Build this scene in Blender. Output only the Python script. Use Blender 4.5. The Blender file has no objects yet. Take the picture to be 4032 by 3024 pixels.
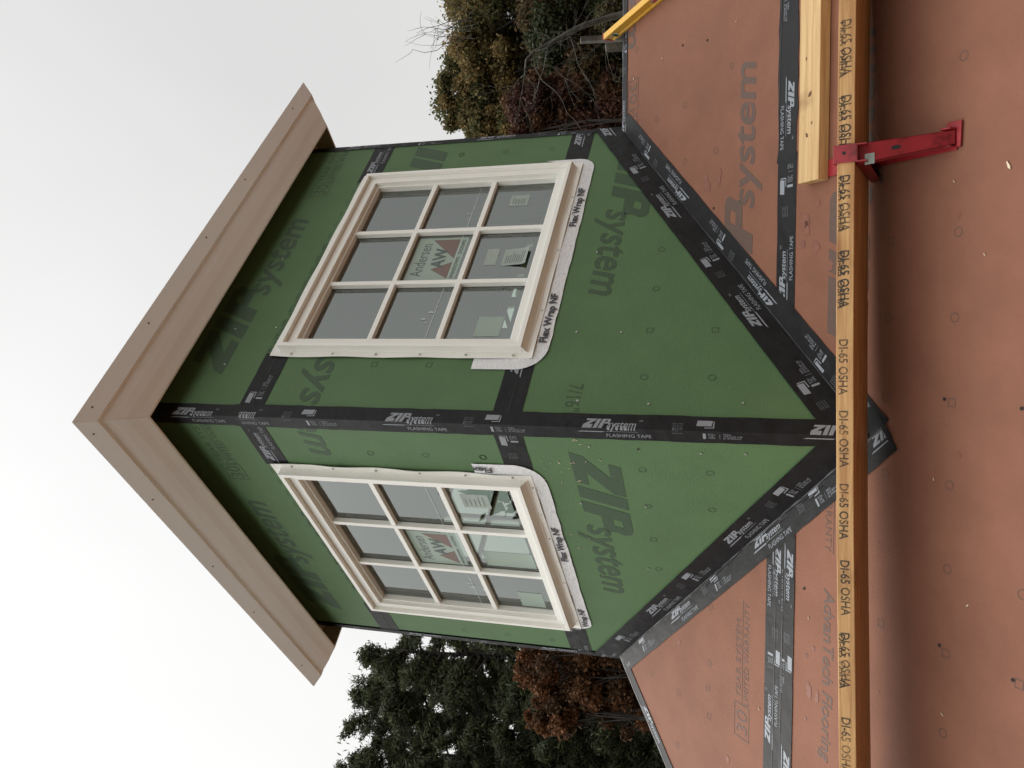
import bpy, bmesh, math, random
import numpy as np
from mathutils import Vector, Matrix
random.seed(7); rng = np.random.default_rng(7)
SC = bpy.context.scene
COL = SC.collection

# ------------------------------------------------------------------ camera (phone held sideways: the picture is rolled 90 degrees)
RC = np.array([[0.7485337839391489, -0.6628945192627885, 0.016371641124092704], [0.20619678975342498, 0.20922774471549648, -0.9558800271830868], [0.6302222292153153, 0.7188842735819957, 0.2933007722447475]])      # rows: upright right, upright down, forward
CC = np.array([-1.5608236225264147, -1.9692499292377925, -2.1381488724895457])
FP = 3385.091256822068                # focal length in pixels of a 4032 px wide picture
cam_d = bpy.data.cameras.new('camera'); cam = bpy.data.objects.new('camera', cam_d); COL.objects.link(cam)
cam_d.sensor_width = 36; cam_d.lens = FP / 4032 * 36; cam_d.clip_start = 0.05; cam_d.clip_end = 2000
M = Matrix.Identity(4)
for i in range(3):
    M[i][0] = RC[1][i]; M[i][1] = RC[0][i]; M[i][2] = -RC[2][i]; M[i][3] = CC[i]
cam.matrix_world = M
SC.camera = cam

# ------------------------------------------------------------------ overcast sky and a very soft sun
SUN_EL = math.radians(58)
w = bpy.data.worlds.new('World'); SC.world = w; w.use_nodes = True
nt = w.node_tree; nt.nodes.clear()
def nd(nt, typ, **kw):
    n = nt.nodes.new(typ)
    for k, v in kw.items():
        if k == 'inp':
            for a, b in v.items(): n.inputs[a].default_value = b
        else: setattr(n, k, v)
    return n
sky = nd(nt, 'ShaderNodeTexSky', sky_type='NISHITA', sun_disc=False, sun_elevation=SUN_EL, sun_rotation=math.radians(320), dust_density=6.0)
hsv = nd(nt, 'ShaderNodeHueSaturation', inp={'Saturation': 0.12})
bg1 = nd(nt, 'ShaderNodeBackground', inp={'Strength': 0.05})
tc = nd(nt, 'ShaderNodeTexCoord'); sep = nd(nt, 'ShaderNodeSeparateXYZ')
ramp = nd(nt, 'ShaderNodeValToRGB')
ramp.color_ramp.elements[0].position = 0.0; ramp.color_ramp.elements[0].color = (0.27, 0.27, 0.262, 1)
ramp.color_ramp.elements[1].position = 1.0; ramp.color_ramp.elements[1].color = (0.82, 0.82, 0.815, 1)
e = ramp.color_ramp.elements.new(0.40); e.color = (0.302, 0.302, 0.295, 1)
e = ramp.color_ramp.elements.new(0.78); e.color = (0.335, 0.335, 0.331, 1)
e = ramp.color_ramp.elements.new(0.88); e.color = (0.66, 0.66, 0.655, 1)
cl = nd(nt, 'ShaderNodeTexNoise', inp={'Scale': 1.7, 'Detail': 4.0, 'Roughness': 0.5, 'Distortion': .4})
clm = nd(nt, 'ShaderNodeMapRange', inp={'From Min': 0.25, 'From Max': 0.75, 'To Min': 0.90, 'To Max': 1.07})
# brighter towards the far left, with brightness added behind the photographer for the walls
azm = nd(nt, 'ShaderNodeMapRange', inp={'From Min': -1.0, 'From Max': 1.0, 'To Min': 0.76, 'To Max': 1.05})
dt = nd(nt, 'ShaderNodeVectorMath', operation='DOT_PRODUCT'); dt.inputs[1].default_value = (-.707, .707, 0)
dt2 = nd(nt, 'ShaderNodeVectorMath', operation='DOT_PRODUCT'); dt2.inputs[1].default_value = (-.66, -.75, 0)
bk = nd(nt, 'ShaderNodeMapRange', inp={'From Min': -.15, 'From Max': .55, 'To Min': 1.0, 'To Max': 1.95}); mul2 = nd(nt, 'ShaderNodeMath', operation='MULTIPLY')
mul = nd(nt, 'ShaderNodeMath', operation='MULTIPLY'); mx = nd(nt, 'ShaderNodeVectorMath', operation='SCALE')
bg2 = nd(nt, 'ShaderNodeBackground', inp={'Strength': 2.42})
add = nd(nt, 'ShaderNodeAddShader'); out = nd(nt, 'ShaderNodeOutputWorld')
L = nt.links.new
L(sky.outputs[0], hsv.inputs['Color']); L(hsv.outputs[0], bg1.inputs[0])
L(tc.outputs['Generated'], sep.inputs[0]); L(sep.outputs['Z'], ramp.inputs[0]); L(tc.outputs['Generated'], cl.inputs['Vector'])
L(cl.outputs[0], clm.inputs[0]); L(tc.outputs['Generated'], dt.inputs[0]); L(dt.outputs['Value'], azm.inputs[0]); L(clm.outputs[0], mul.inputs[0]); L(azm.outputs[0], mul.inputs[1])
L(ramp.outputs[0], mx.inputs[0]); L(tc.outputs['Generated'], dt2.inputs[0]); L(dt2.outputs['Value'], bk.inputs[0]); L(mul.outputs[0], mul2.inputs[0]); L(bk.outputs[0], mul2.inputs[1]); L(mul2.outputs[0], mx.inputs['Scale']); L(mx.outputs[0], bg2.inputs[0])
L(bg1.outputs[0], add.inputs[0]); L(bg2.outputs[0], add.inputs[1]); L(add.outputs[0], out.inputs[0])
sl = bpy.data.lights.new('sun', 'SUN'); sl.energy = 1.0; sl.angle = math.radians(34); sl.color = (1, 0.96, 0.9)
sun = bpy.data.objects.new('sun', sl); COL.objects.link(sun)
sd = Vector((-.30 * math.cos(SUN_EL), .95 * math.cos(SUN_EL), math.sin(SUN_EL)))   # direction to the sun
sun.rotation_euler = sd.to_track_quat('Z', 'Y').to_euler()
SC.view_settings.view_transform = 'Standard'; SC.view_settings.look = 'None'; SC.view_settings.gamma = 1; SC.view_settings.exposure = 0

# ------------------------------------------------------------------ materials
def lin(c):
    return tuple((x / 12.92 if x <= .04045 else ((x + .055) / 1.055) ** 2.4) for x in c)
def mat(name, col, rough=0.6, var=0.0, scale=8.0, bump=0.0, bscale=60.0, spec=0.5, metal=0.0, stretch=None, col2=None, detail=4.0, blotch=None):
    m = bpy.data.materials.new(name); m.use_nodes = True; t = m.node_tree; b = t.nodes['Principled BSDF']
    b.inputs['Base Color'].default_value = (*col, 1); b.inputs['Roughness'].default_value = rough
    b.inputs['Specular IOR Level'].default_value = spec; b.inputs['Metallic'].default_value = metal
    tcn = t.nodes.new('ShaderNodeTexCoord'); mp = t.nodes.new('ShaderNodeMapping'); t.links.new(tcn.outputs['Object'], mp.inputs[0])
    if stretch: mp.inputs['Scale'].default_value = stretch
    if var or col2:
        n = nd(t, 'ShaderNodeTexNoise', inp={'Scale': scale, 'Detail': detail, 'Roughness': 0.6}); t.links.new(mp.outputs[0], n.inputs['Vector'])
        r = t.nodes.new('ShaderNodeValToRGB'); r.color_ramp.elements[0].position = .3; r.color_ramp.elements[1].position = .7
        c2 = col2 if col2 else tuple(min(1, x * (1 + var)) for x in col)
        c1 = col if col2 else tuple(x * (1 - var) for x in col)
        r.color_ramp.elements[0].color = (*c1, 1); r.color_ramp.elements[1].color = (*c2, 1)
        t.links.new(n.outputs[0], r.inputs[0]); src = r.outputs[0]
        if blotch:
            n2 = nd(t, 'ShaderNodeTexNoise', inp={'Scale': blotch[0], 'Detail': 5.0, 'Roughness': 0.65}); t.links.new(tcn.outputs['Object'], n2.inputs['Vector'])
            r2 = t.nodes.new('ShaderNodeValToRGB'); r2.color_ramp.elements[0].position = blotch[1]; r2.color_ramp.elements[1].position = blotch[2]
            r2.color_ramp.elements[0].color = (1, 1, 1, 1); r2.color_ramp.elements[1].color = (*blotch[3], 1)
            mm = nd(t, 'ShaderNodeMix', data_type='RGBA', blend_type='MULTIPLY'); mm.inputs[0].default_value = 1
            t.links.new(src, mm.inputs[6]); t.links.new(r2.outputs[0], mm.inputs[7]); t.links.new(n2.outputs[0], r2.inputs[0]); src = mm.outputs[2]
        t.links.new(src, b.inputs['Base Color'])
    if bump:
        n3 = nd(t, 'ShaderNodeTexNoise', inp={'Scale': bscale, 'Detail': 5.0}); t.links.new(mp.outputs[0], n3.inputs['Vector'])
        bp = nd(t, 'ShaderNodeBump', inp={'Strength': bump, 'Distance': 0.01}); t.links.new(n3.outputs[0], bp.inputs['Height']); t.links.new(bp.outputs[0], b.inputs['Normal'])
    return m
MT = {}
MT['green'] = mat('green_sheathing', (0.092, 0.172, 0.074), 0.62, spec=.3, var=0.06, scale=6, bump=0.16, bscale=170, blotch=(2.2, .55, .75, (.93, .95, .93)))
MT['greenprint'] = mat('green_print', (0.042, 0.082, 0.041), 0.65, var=0.18, scale=160, bump=0.08, bscale=180)
MT['greenprint2'] = mat('green_fine_print', (0.036, 0.068, 0.036), 0.65, var=0.15, scale=120)
MT['red'] = mat('red_sheathing', (0.238, 0.106, 0.067), 0.68, spec=.18, var=0.07, scale=7, bump=0.16, bscale=160, blotch=(2.2, .42, .75, (.84, .82, .82)))
MT['redprint'] = mat('red_print', (0.105, 0.062, 0.046), 0.65, var=0.15, scale=140)
MT['stain'] = mat('rust_stain', (0.205, 0.075, 0.046), 0.6, var=0.15, scale=30)
MT['tape'] = mat('black_tape', (0.012, 0.012, 0.013), 0.50, spec=.20, var=0.3, scale=14, bump=0.42, bscale=17, blotch=(60, .66, .72, (.35, .35, .35)))
MT['seam'] = mat('tape_crease', (0.006, 0.006, 0.006), 0.5)
MT['foldhighlight'] = mat('tape_highlight', (0.05, 0.052, 0.055), 0.35)  # lighter grey strip, a highlight painted along the tape folds
MT['tapeprint'] = mat('tape_print', (0.25, 0.27, 0.30), 0.55, var=0.12, scale=150)
MT['tapefine'] = mat('tape_fine_print', (0.14, 0.15, 0.165), 0.55)
MT['trim'] = mat('taupe_trim', (0.89, 0.90, 0.895), 0.5, var=0.008, scale=1.5)
MT['white'] = mat('cream_vinyl', (0.87, 0.865, 0.81), 0.38, var=0.012, scale=4)
MT['nail'] = mat('nail_grey', (0.45, 0.45, 0.42), 0.4, metal=0.5)
MT['wrap'] = mat('silver_white_wrap', (0.90, 0.92, 0.94), 0.5, col2=(0.68, 0.69, 0.71), scale=40, stretch=(1, 1, 9), bump=0.35, bscale=60)
MT['wrapprint'] = mat('wrap_print', (0.05, 0.05, 0.06), 0.6)
MT['inner'] = mat('interior_grey', (0.26, 0.26, 0.24), 0.9, var=0.1)
MT['stud'] = mat('stud_wood', (0.30, 0.24, 0.16), 0.8, var=0.15, stretch=(8, 8, 1))
MT['mint'] = mat('mint_label', (0.31, 0.39, 0.33), 0.5)
MT['paper'] = mat('paper_label', (0.33, 0.38, 0.34), 0.6, var=.04, scale=20)
MT['yellowpaper'] = mat('pale_yellow_card', (0.62, 0.66, 0.44), 0.6)
MT['maroon'] = mat('label_maroon', (0.19, 0.135, 0.115), 0.6)
MT['labelprint'] = mat('label_print', (0.10, 0.13, 0.12), 0.6)
MT['dark'] = mat('dark_gap', (0.02, 0.02, 0.018), 0.9)
MT['rubber'] = mat('glazing_gasket', (0.05, 0.05, 0.045), 0.6)
MT['redmetal'] = mat('red_painted_steel', (0.29, 0.017, 0.023), 0.42, var=0.15, scale=25, blotch=(22, .52, .70, (.45, .38, .36)))
MT['yellow'] = mat('yellow_aluminium', (0.76, 0.42, 0.035), 0.35, var=0.03, scale=8)
MT['redcap'] = mat('red_end_cap', (0.45, 0.03, 0.03), 0.4)
MT['shingle'] = mat('dark_shingle', (0.05, 0.05, 0.05), 0.9, var=0.3, scale=20)
MT['siding'] = mat('green_lower_wall', (0.085, 0.15, 0.06), 0.65, var=0.06)
MT['greywood'] = mat('weathered_wood', (0.15, 0.135, 0.11), 0.9, col2=(0.07, 0.065, 0.05), scale=6, stretch=(3, 30, 30), bump=.3)
MT['bark'] = mat('bark', (0.034, 0.029, 0.024), 0.95, col2=(0.016, 0.014, 0.012), scale=9, bump=0.6, bscale=12, stretch=(1, 1, .25))
MT['lichen'] = mat('lichen_bark', (0.10, 0.10, 0.08), 0.95, col2=(0.035, 0.03, 0.025), scale=14, bump=.5, bscale=20)
MT['ground'] = mat('leaf_litter_ground', (0.06, 0.06, 0.03), 0.95, col2=(0.11, 0.075, 0.035), scale=.6, bump=.4, bscale=3)

def wood(name, base, dark, axis, knots=6.0):
    m = bpy.data.materials.new(name); m.use_nodes = True; t = m.node_tree; b = t.nodes['Principled BSDF']; b.inputs['Roughness'].default_value = .62
    tcn = t.nodes.new('ShaderNodeTexCoord'); mp = t.nodes.new('ShaderNodeMapping'); t.links.new(tcn.outputs['Object'], mp.inputs[0])
    mp.inputs['Scale'].default_value = (1.2, 26, 26)
    n = nd(t, 'ShaderNodeTexNoise', inp={'Scale': 3.0, 'Detail': 6.0, 'Roughness': .6, 'Distortion': .6}); t.links.new(mp.outputs[0], n.inputs['Vector'])
    r = t.nodes.new('ShaderNodeValToRGB'); r.color_ramp.elements[0].position = .35; r.color_ramp.elements[1].position = .62
    r.color_ramp.elements[0].color = (*base, 1); r.color_ramp.elements[1].color = (*dark, 1); t.links.new(n.outputs[0], r.inputs[0])
    v = nd(t, 'ShaderNodeTexNoise', inp={'Scale': knots, 'Detail': 3.0}); t.links.new(tcn.outputs['Object'], v.inputs['Vector'])
    r2 = t.nodes.new('ShaderNodeValToRGB'); r2.color_ramp.elements[0].position = .60; r2.color_ramp.elements[1].position = .80
    r2.color_ramp.elements[0].color = (1, 1, 1, 1); r2.color_ramp.elements[1].color = (.52, .42, .3, 1); t.links.new(v.outputs[0], r2.inputs[0])
    mm = nd(t, 'ShaderNodeMix', data_type='RGBA', blend_type='MULTIPLY'); mm.inputs[0].default_value = 1
    t.links.new(r.outputs[0], mm.inputs[6]); t.links.new(r2.outputs[0], mm.inputs[7]); t.links.new(mm.outputs[2], b.inputs['Base Color'])
    bp = nd(t, 'ShaderNodeBump', inp={'Strength': .2, 'Distance': .004}); t.links.new(n.outputs[0], bp.inputs['Height']); t.links.new(bp.outputs[0], b.inputs['Normal'])
    return m
MT['plankwood'] = wood('plank_pine', (0.64, 0.39, 0.16), (0.42, 0.21, 0.075), 0, 5)
MT['boardwood'] = wood('board_pine', (0.66, 0.46, 0.22), (0.50, 0.31, 0.13), 0, 7)
def inkmat():
    m = bpy.data.materials.new('stamp_ink'); m.use_nodes = True; t = m.node_tree; b = t.nodes['Principled BSDF']; b.inputs['Base Color'].default_value = (.05, .04, .03, 1); b.inputs['Roughness'].default_value = .7
    o = t.nodes['Material Output']; tr = t.nodes.new('ShaderNodeBsdfTransparent'); mix = t.nodes.new('ShaderNodeMixShader'); tcn = t.nodes.new('ShaderNodeTexCoord')
    n = nd(t, 'ShaderNodeTexNoise', inp={'Scale': 75.0, 'Detail': 5.0, 'Roughness': .75}); n2 = nd(t, 'ShaderNodeTexNoise', inp={'Scale': 6.0, 'Detail': 2.0}); ad = nd(t, 'ShaderNodeMath', operation='ADD')
    mr = nd(t, 'ShaderNodeMapRange', inp={'From Min': .78, 'From Max': 1.12, 'To Min': .30, 'To Max': .97}); t.links.new(tcn.outputs['Object'], n.inputs['Vector']); t.links.new(tcn.outputs['Object'], n2.inputs['Vector'])
    t.links.new(n.outputs[0], ad.inputs[0]); t.links.new(n2.outputs[0], ad.inputs[1]); t.links.new(ad.outputs[0], mr.inputs[0]); t.links.new(mr.outputs[0], mix.inputs[0]); t.links.new(tr.outputs[0], mix.inputs[1]); t.links.new(b.outputs[0], mix.inputs[2]); t.links.new(mix.outputs[0], o.inputs[0]); return m
MT['ink'] = inkmat()
MT['knot'] = mat('wood_knot', (0.16, 0.075, 0.03), 0.7, var=.3, scale=90)
MT['chip'] = mat('wood_chip_pale', (0.70, 0.58, 0.40), 0.7)

def glass():
    m = bpy.data.materials.new('window_glass'); m.use_nodes = True; t = m.node_tree; t.nodes.clear()
    o = t.nodes.new('ShaderNodeOutputMaterial'); mix = t.nodes.new('ShaderNodeMixShader')
    tr = nd(t, 'ShaderNodeBsdfTransparent'); tr.inputs[0].default_value = (.56, .63, .58, 1)
    gl = nd(t, 'ShaderNodeBsdfGlossy'); gl.inputs['Roughness'].default_value = 0.012; gl.inputs[0].default_value = (.9, .95, .92, 1)
    fr = nd(t, 'ShaderNodeFresnel'); fr.inputs['IOR'].default_value = 2.75
    t.links.new(fr.outputs[0], mix.inputs[0]); t.links.new(tr.outputs[0], mix.inputs[1]); t.links.new(gl.outputs[0], mix.inputs[2]); t.links.new(mix.outputs[0], o.inputs[0])
    return m
MT['glass'] = glass()
def film():
    m = bpy.data.materials.new('clear_film_haze'); m.use_nodes = True; t = m.node_tree; t.nodes.clear()
    o = t.nodes.new('ShaderNodeOutputMaterial'); mix = t.nodes.new('ShaderNodeMixShader'); mix.inputs[0].default_value = .45
    tr = nd(t, 'ShaderNodeBsdfTransparent'); df = nd(t, 'ShaderNodeBsdfDiffuse'); df.inputs[0].default_value = (.8, .85, .82, 1)
    t.links.new(tr.outputs[0], mix.inputs[1]); t.links.new(df.outputs[0], mix.inputs[2]); t.links.new(mix.outputs[0], o.inputs[0]); return m
MT['film'] = film()

# ------------------------------------------------------------------ helpers
def ray(px, py):
    v = (px - 2016) / FP; u = (1512 - py) / FP
    return RC.T @ np.array([u, v, 1.0])
def hit(px, py, n, d):
    r = ray(px, py); n = np.array(n, float); return CC + r * ((d - n @ CC) / (n @ r))
def at(px, py, depth): return CC + ray(px, py) * depth
def tag(o, label=None, cat=None, group=None, kind=None):
    if label: o['label'] = label
    if cat: o['category'] = cat
    if group: o['group'] = group
    if kind: o['kind'] = kind
    return o
def empty(name, loc, label, cat, group=None):
    o = bpy.data.objects.new(name, None); COL.objects.link(o); o.location = loc; o.empty_display_size = .1
    tag(o, label, cat, group); return o
def obj(name, verts, faces, mats, parent=None, midx=None, smooth=False):
    me = bpy.data.meshes.new(name); me.from_pydata([tuple(map(float, v)) for v in verts], [], [tuple(f) for f in faces]); me.update()
    if not isinstance(mats, (list, tuple)): mats = [mats]
    for m in mats: me.materials.append(MT[m])
    if midx is not None: me.polygons.foreach_set('material_index', midx)
    if smooth: me.polygons.foreach_set('use_smooth', [True] * len(me.polygons))
    o = bpy.data.objects.new(name, me); COL.objects.link(o)
    if parent:
        o.parent = parent
        pw = parent.matrix_basis if parent.parent is None else parent.parent.matrix_basis @ parent.matrix_basis
        o.matrix_parent_inverse = Matrix.Identity(4)
        o.location = Vector((0, 0, 0)) - pw.to_translation()
    return o
class MB:
    def __init__(s): s.v = []; s.f = []; s.m = []
    def add(s, V, F, mi=0):
        b = len(s.v); s.v += [tuple(x) for x in V]; s.f += [tuple(i + b for i in f) for f in F]; s.m += [mi] * len(F)
    def box(s, a, b, mi=0):
        x0, y0, z0 = a; x1, y1, z1 = b
        s.add([(x0, y0, z0), (x1, y0, z0), (x1, y1, z0), (x0, y1, z0), (x0, y0, z1), (x1, y0, z1), (x1, y1, z1), (x0, y1, z1)],
              [(0, 3, 2, 1), (4, 5, 6, 7), (0, 1, 5, 4), (1, 2, 6, 5), (2, 3, 7, 6), (3, 0, 4, 7)], mi)
    def obox(s, o, ex, ey, ez, mi=0):
        o, ex, ey, ez = map(np.array, (o, ex, ey, ez))
        P = [o, o + ex, o + ex + ey, o + ey]; P += [p + ez for p in P]
        s.add(P, [(0, 3, 2, 1), (4, 5, 6, 7), (0, 1, 5, 4), (1, 2, 6, 5), (2, 3, 7, 6), (3, 0, 4, 7)], mi)
    def tube(s, pts, rad, n=6, mi=0, cap=True):
        pts = [np.array(p, float) for p in pts]; b = len(s.v)
        for i, p in enumerate(pts):
            d = pts[min(i + 1, len(pts) - 1)] - pts[max(i - 1, 0)]; d /= (np.linalg.norm(d) + 1e-9)
            a = np.cross(d, (0, 0, 1.)) if abs(d[2]) < .9 else np.cross(d, (1., 0, 0)); a /= np.linalg.norm(a); c = np.cross(d, a)
            for k in range(n):
                t = 2 * math.pi * k / n; s.v.append(tuple(p + rad[i] * (a * math.cos(t) + c * math.sin(t))))
        for i in range(len(pts) - 1):
            for k in range(n):
                s.f.append((b + i * n + k, b + i * n + (k + 1) % n, b + (i + 1) * n + (k + 1) % n, b + (i + 1) * n + k)); s.m.append(mi)
        if cap:
            s.f.append(tuple(b + k for k in range(n))[::-1]); s.f.append(tuple(b + (len(pts) - 1) * n + k for k in range(n))); s.m += [mi, mi]
    def build(s, name, mats, parent=None, smooth=False, bevel=0):
        o = obj(name, s.v, s.f, mats, parent, s.m, smooth)
        if bevel:
            md = o.modifiers.new('bevel', 'BEVEL'); md.width = bevel; md.segments = 2; md.limit_method = 'ANGLE'; md.angle_limit = math.radians(40)
        return o

# --- flat lettering: 2-D meshes, clipped, then laid on a surface by a function
_cache = {}
def glyphs(s, shear=0.0, bold=0.0, spacing=1.0):
    """text as (verts, faces); x from 0 to width, cap height 1"""
    key = (s, shear, bold, spacing)
    if key in _cache: return _cache[key]
    def mk(t):
        cu = bpy.data.curves.new('t', 'FONT'); cu.body = t; cu.shear = shear; cu.offset = bold; cu.resolution_u = 3; cu.space_character = spacing
        o = bpy.data.objects.new('t', cu); COL.objects.link(o); dg = bpy.context.evaluated_depsgraph_get(); dg.update()
        me = bpy.data.meshes.new_from_object(o.evaluated_get(dg)); V = np.array([v.co[:2] for v in me.vertices]); F = [tuple(p.vertices) for p in me.polygons]
        bpy.data.objects.remove(o); bpy.data.curves.remove(cu); bpy.data.meshes.remove(me); return V, F
    H, _ = mk('H'); V, F = mk(s); h = H[:, 1].max() - 2 * 0
    V = V.copy(); V[:, 0] -= V[:, 0].min(); V /= h
    _cache[key] = (V, F); return V, F
class Flat:
    def __init__(s): s.v = []; s.f = []; s.m = []
    def add(s, V, F, mi=0):
        b = len(s.v); s.v += [tuple(x[:2]) for x in V]; s.f += [tuple(i + b for i in f) for f in F]; s.m += [mi] * len(F)
    def text(s, t, x, y, h, width=None, mi=0, **kw):
        V, F = glyphs(t, **kw); V = V * h
        if width: V = V * [width / V[:, 0].max(), 1]
        s.add(V + [x, y], F, mi)
    def poly(s, P, mi=0): s.add(P, [tuple(range(len(P)))], mi)
    def quad(s, x0, y0, x1, y1, mi=0, sh=0): s.poly([(x0, y0), (x1, y0), (x1 + sh, y1), (x0 + sh, y1)], mi)
    def ring(s, x, y, r, wd, n=12, mi=0, sq=1.0):
        P = [(x + r * math.cos(2 * math.pi * k / n) * sq, y + r * math.sin(2 * math.pi * k / n)) for k in range(n)]
        Q = [(x + (r - wd) * math.cos(2 * math.pi * k / n) * sq, y + (r - wd) * math.sin(2 * math.pi * k / n)) for k in range(n)]
        s.add(P + Q, [(k, (k + 1) % n, n + (k + 1) % n, n + k) for k in range(n)], mi)
    def rect(s, x0, y0, x1, y1, wd, mi=0):
        s.quad(x0, y0, x1, y0 + wd, mi); s.quad(x0, y1 - wd, x1, y1, mi); s.quad(x0, y0 + wd, x0 + wd, y1 - wd, mi); s.quad(x1 - wd, y0 + wd, x1, y1 - wd, mi)
    def logo(s, x, y, h, under=False, mi=0):
        def P(pts): s.poly([(x + a * h, y + b * h) for a, b in pts], mi)
        P([(0, 0), (1.02, 0), (1.12, .26), (.68, .26), (.12, .26)]); P([(.12, .26), (.68, .26), (1.42, .76), (.86, .76)]); P([(.36, .76), (1.42, .76), (1.50, 1), (.45, 1)])
        P([(1.15, 0), (1.57, 0), (2.00, 1), (1.58, 1)])
        P([(1.70, 0), (2.12, 0), (2.55, 1), (2.13, 1)])
        P([(2.28, .36), (2.72, .36), (2.90, .45), (2.90, .60), (2.38, .60)]); P([(2.65, .60), (2.90, .60), (3.02, .80), (2.73, .80)]); P([(2.465, .80), (3.02, .80), (3.0, .93), (2.88, 1), (2.55, 1)])
        V, F = glyphs('system', .28, .016); V = V * [3.08 / V[:, 0].max() * h, .74 * h]; s.add(V + [x + 2.66 * h, y - .02 * h], F, mi)
        if under:
            P([(-.62, -.42), (2.1, -.42), (2.5, -.28), (-.22, -.28)]); P([(2.5, -.30), (5.9, -.30), (5.95, -.26), (2.5, -.26)])
    def clip(s, x0=None, x1=None, y0=None, y1=None):
        bm = bmesh.new(); vs = [bm.verts.new((a, b, 0)) for a, b in s.v]
        for f, mi in zip(s.f, s.m):
            try: fc = bm.faces.new([vs[i] for i in f]); fc.material_index = mi
            except ValueError: pass
        for co, no in (((x0, 0, 0), (-1, 0, 0)), ((x1, 0, 0), (1, 0, 0)), ((0, y0, 0), (0, -1, 0)), ((0, y1, 0), (0, 1, 0))):
            if None in co: continue
            bmesh.ops.bisect_plane(bm, geom=bm.verts[:] + bm.edges[:] + bm.faces[:], plane_co=co, plane_no=no, clear_outer=True)
        bm.verts.index_update(); r = Flat(); r.v = [(v.co.x, v.co.y) for v in bm.verts]; r.f = [tuple(v.index for v in f.verts) for f in bm.faces]; r.m = [f.material_index for f in bm.faces]
        bm.free(); return r
    def lay(s, fn, name, mats, parent=None):
        if not s.f: return None
        return obj(name, [fn(a, b) for a, b in s.v], s.f, mats, parent, s.m)
    def cut_fold(s, yy=0.0):
        """add an edge along y=yy so a fold stays crisp"""
        a = s.clip(y0=yy); b = s.clip(y1=yy); r = Flat(); r.v = a.v + b.v; n = len(a.v); r.f = a.f + [tuple(i + n for i in f) for f in b.f]; r.m = a.m + b.m; return r

S = 1.6
ZTOP = 0.0
# roof plane  z = SA*x + SB*y + SZ
SA, SB, SZ = 0.554, 0.554, -2.3854
RN = np.array([-SA, -SB, 1.0]); RNL = np.linalg.norm(RN); RN = RN / RNL
TD = np.array([1, -1, 0]) / math.sqrt(2); UP = np.cross(RN, TD); UP = UP * np.sign(UP[2])
RO = np.array([0, 0, SZ])
def roofz(x, y): return SA * x + SB * y + SZ
def RW(px, py): p = hit(px, py, (0, 1, 0), 0); return p[0], p[2]
def LW(px, py): p = hit(px, py, (1, 0, 0), 0); return p[1], p[2]
def RF(px, py, off=0.0):
    p = hit(px, py, RN, RN @ RO + off); return float((p - RO) @ TD), float((p - RO) @ UP)
def roofP(t, u, off=0.0): return RO + TD * t + UP * u + RN * off
def rightP(xx, z, off=0.0): return np.array([xx, -off, z])
def leftP(yy, z, off=0.0): return np.array([-off, yy, z])
# ================================================================== CUPOLA
GROUND = -9.5
cup = empty('cupola', (0.8, 0.8, -2.4), 'square cupola in green sheathing with black taped corners and two cream nine-pane windows', 'cupola')
R_ = lambda r, z, off=0.0: np.array([r, -off, z])          # right wall: r runs to the right along the wall
L_ = lambda r, z, off=0.0: np.array([-off, -r, z])         # left wall: r = -y, also runs to the right
BR_ = lambda r, z, off=0.0: np.array([S + off, S - (S - r), z])   # hidden far walls
BL_ = lambda r, z, off=0.0: np.array([r, S + off, z])
TH = 0.04
def prism(mb, P, poly, o0, o1, mi=0):
    n = len(poly); V = [P(a, b, o0) for a, b in poly] + [P(a, b, o1) for a, b in poly]
    F = [tuple(range(n)), tuple(range(2 * n - 1, n - 1, -1))] + [(k, k + n, (k + 1) % n + n, (k + 1) % n) for k in range(n)]
    mb.add(V, F, mi)
WR = dict(r0=.297, r1=1.325, z0=-1.345, z1=-.438)
WL = dict(r0=-1.312, r1=-.283, z0=-1.345, z1=-.438)
WH = dict(r0=.29, r1=1.31, z0=-1.345, z1=-.438)
def wall(P, lo, hi, W, zb_lo, zb_hi, label=None):
    mb = MB(); i = .055; r0, r1, z0, z1 = W['r0'] + i, W['r1'] - i, W['z0'] + i, W['z1'] - i
    prism(mb, P, [(lo, zb_lo), (hi, zb_hi), (hi, z0), (lo, z0)], 0, -TH)
    prism(mb, P, [(lo, z0), (r0, z0), (r0, z1), (lo, z1)], 0, -TH)
    prism(mb, P, [(r1, z0), (hi, z0), (hi, z1), (r1, z1)], 0, -TH)
    prism(mb, P, [(lo, z1), (hi, z1), (hi, .03), (lo, .03)], 0, -TH)
    o = mb.build('wall', 'green', cup)
    if label: o['label'] = label
    return o
zc = SZ - .10
wR = wall(R_, 0, S, WR, zc, zc + SA * S, 'green wall facing right, mostly in even shade')
wL = wall(L_, -S, -TH - .0005, WL, zc + SB * S, zc + SB * TH, 'green wall facing left, the lighter lit one')
wB = wall(BR_, TH + .0005, S, WH, -2.7, -2.7); wC = wall(BL_, 0, S - TH - .0005, WH, -2.7, -2.7)

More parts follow.
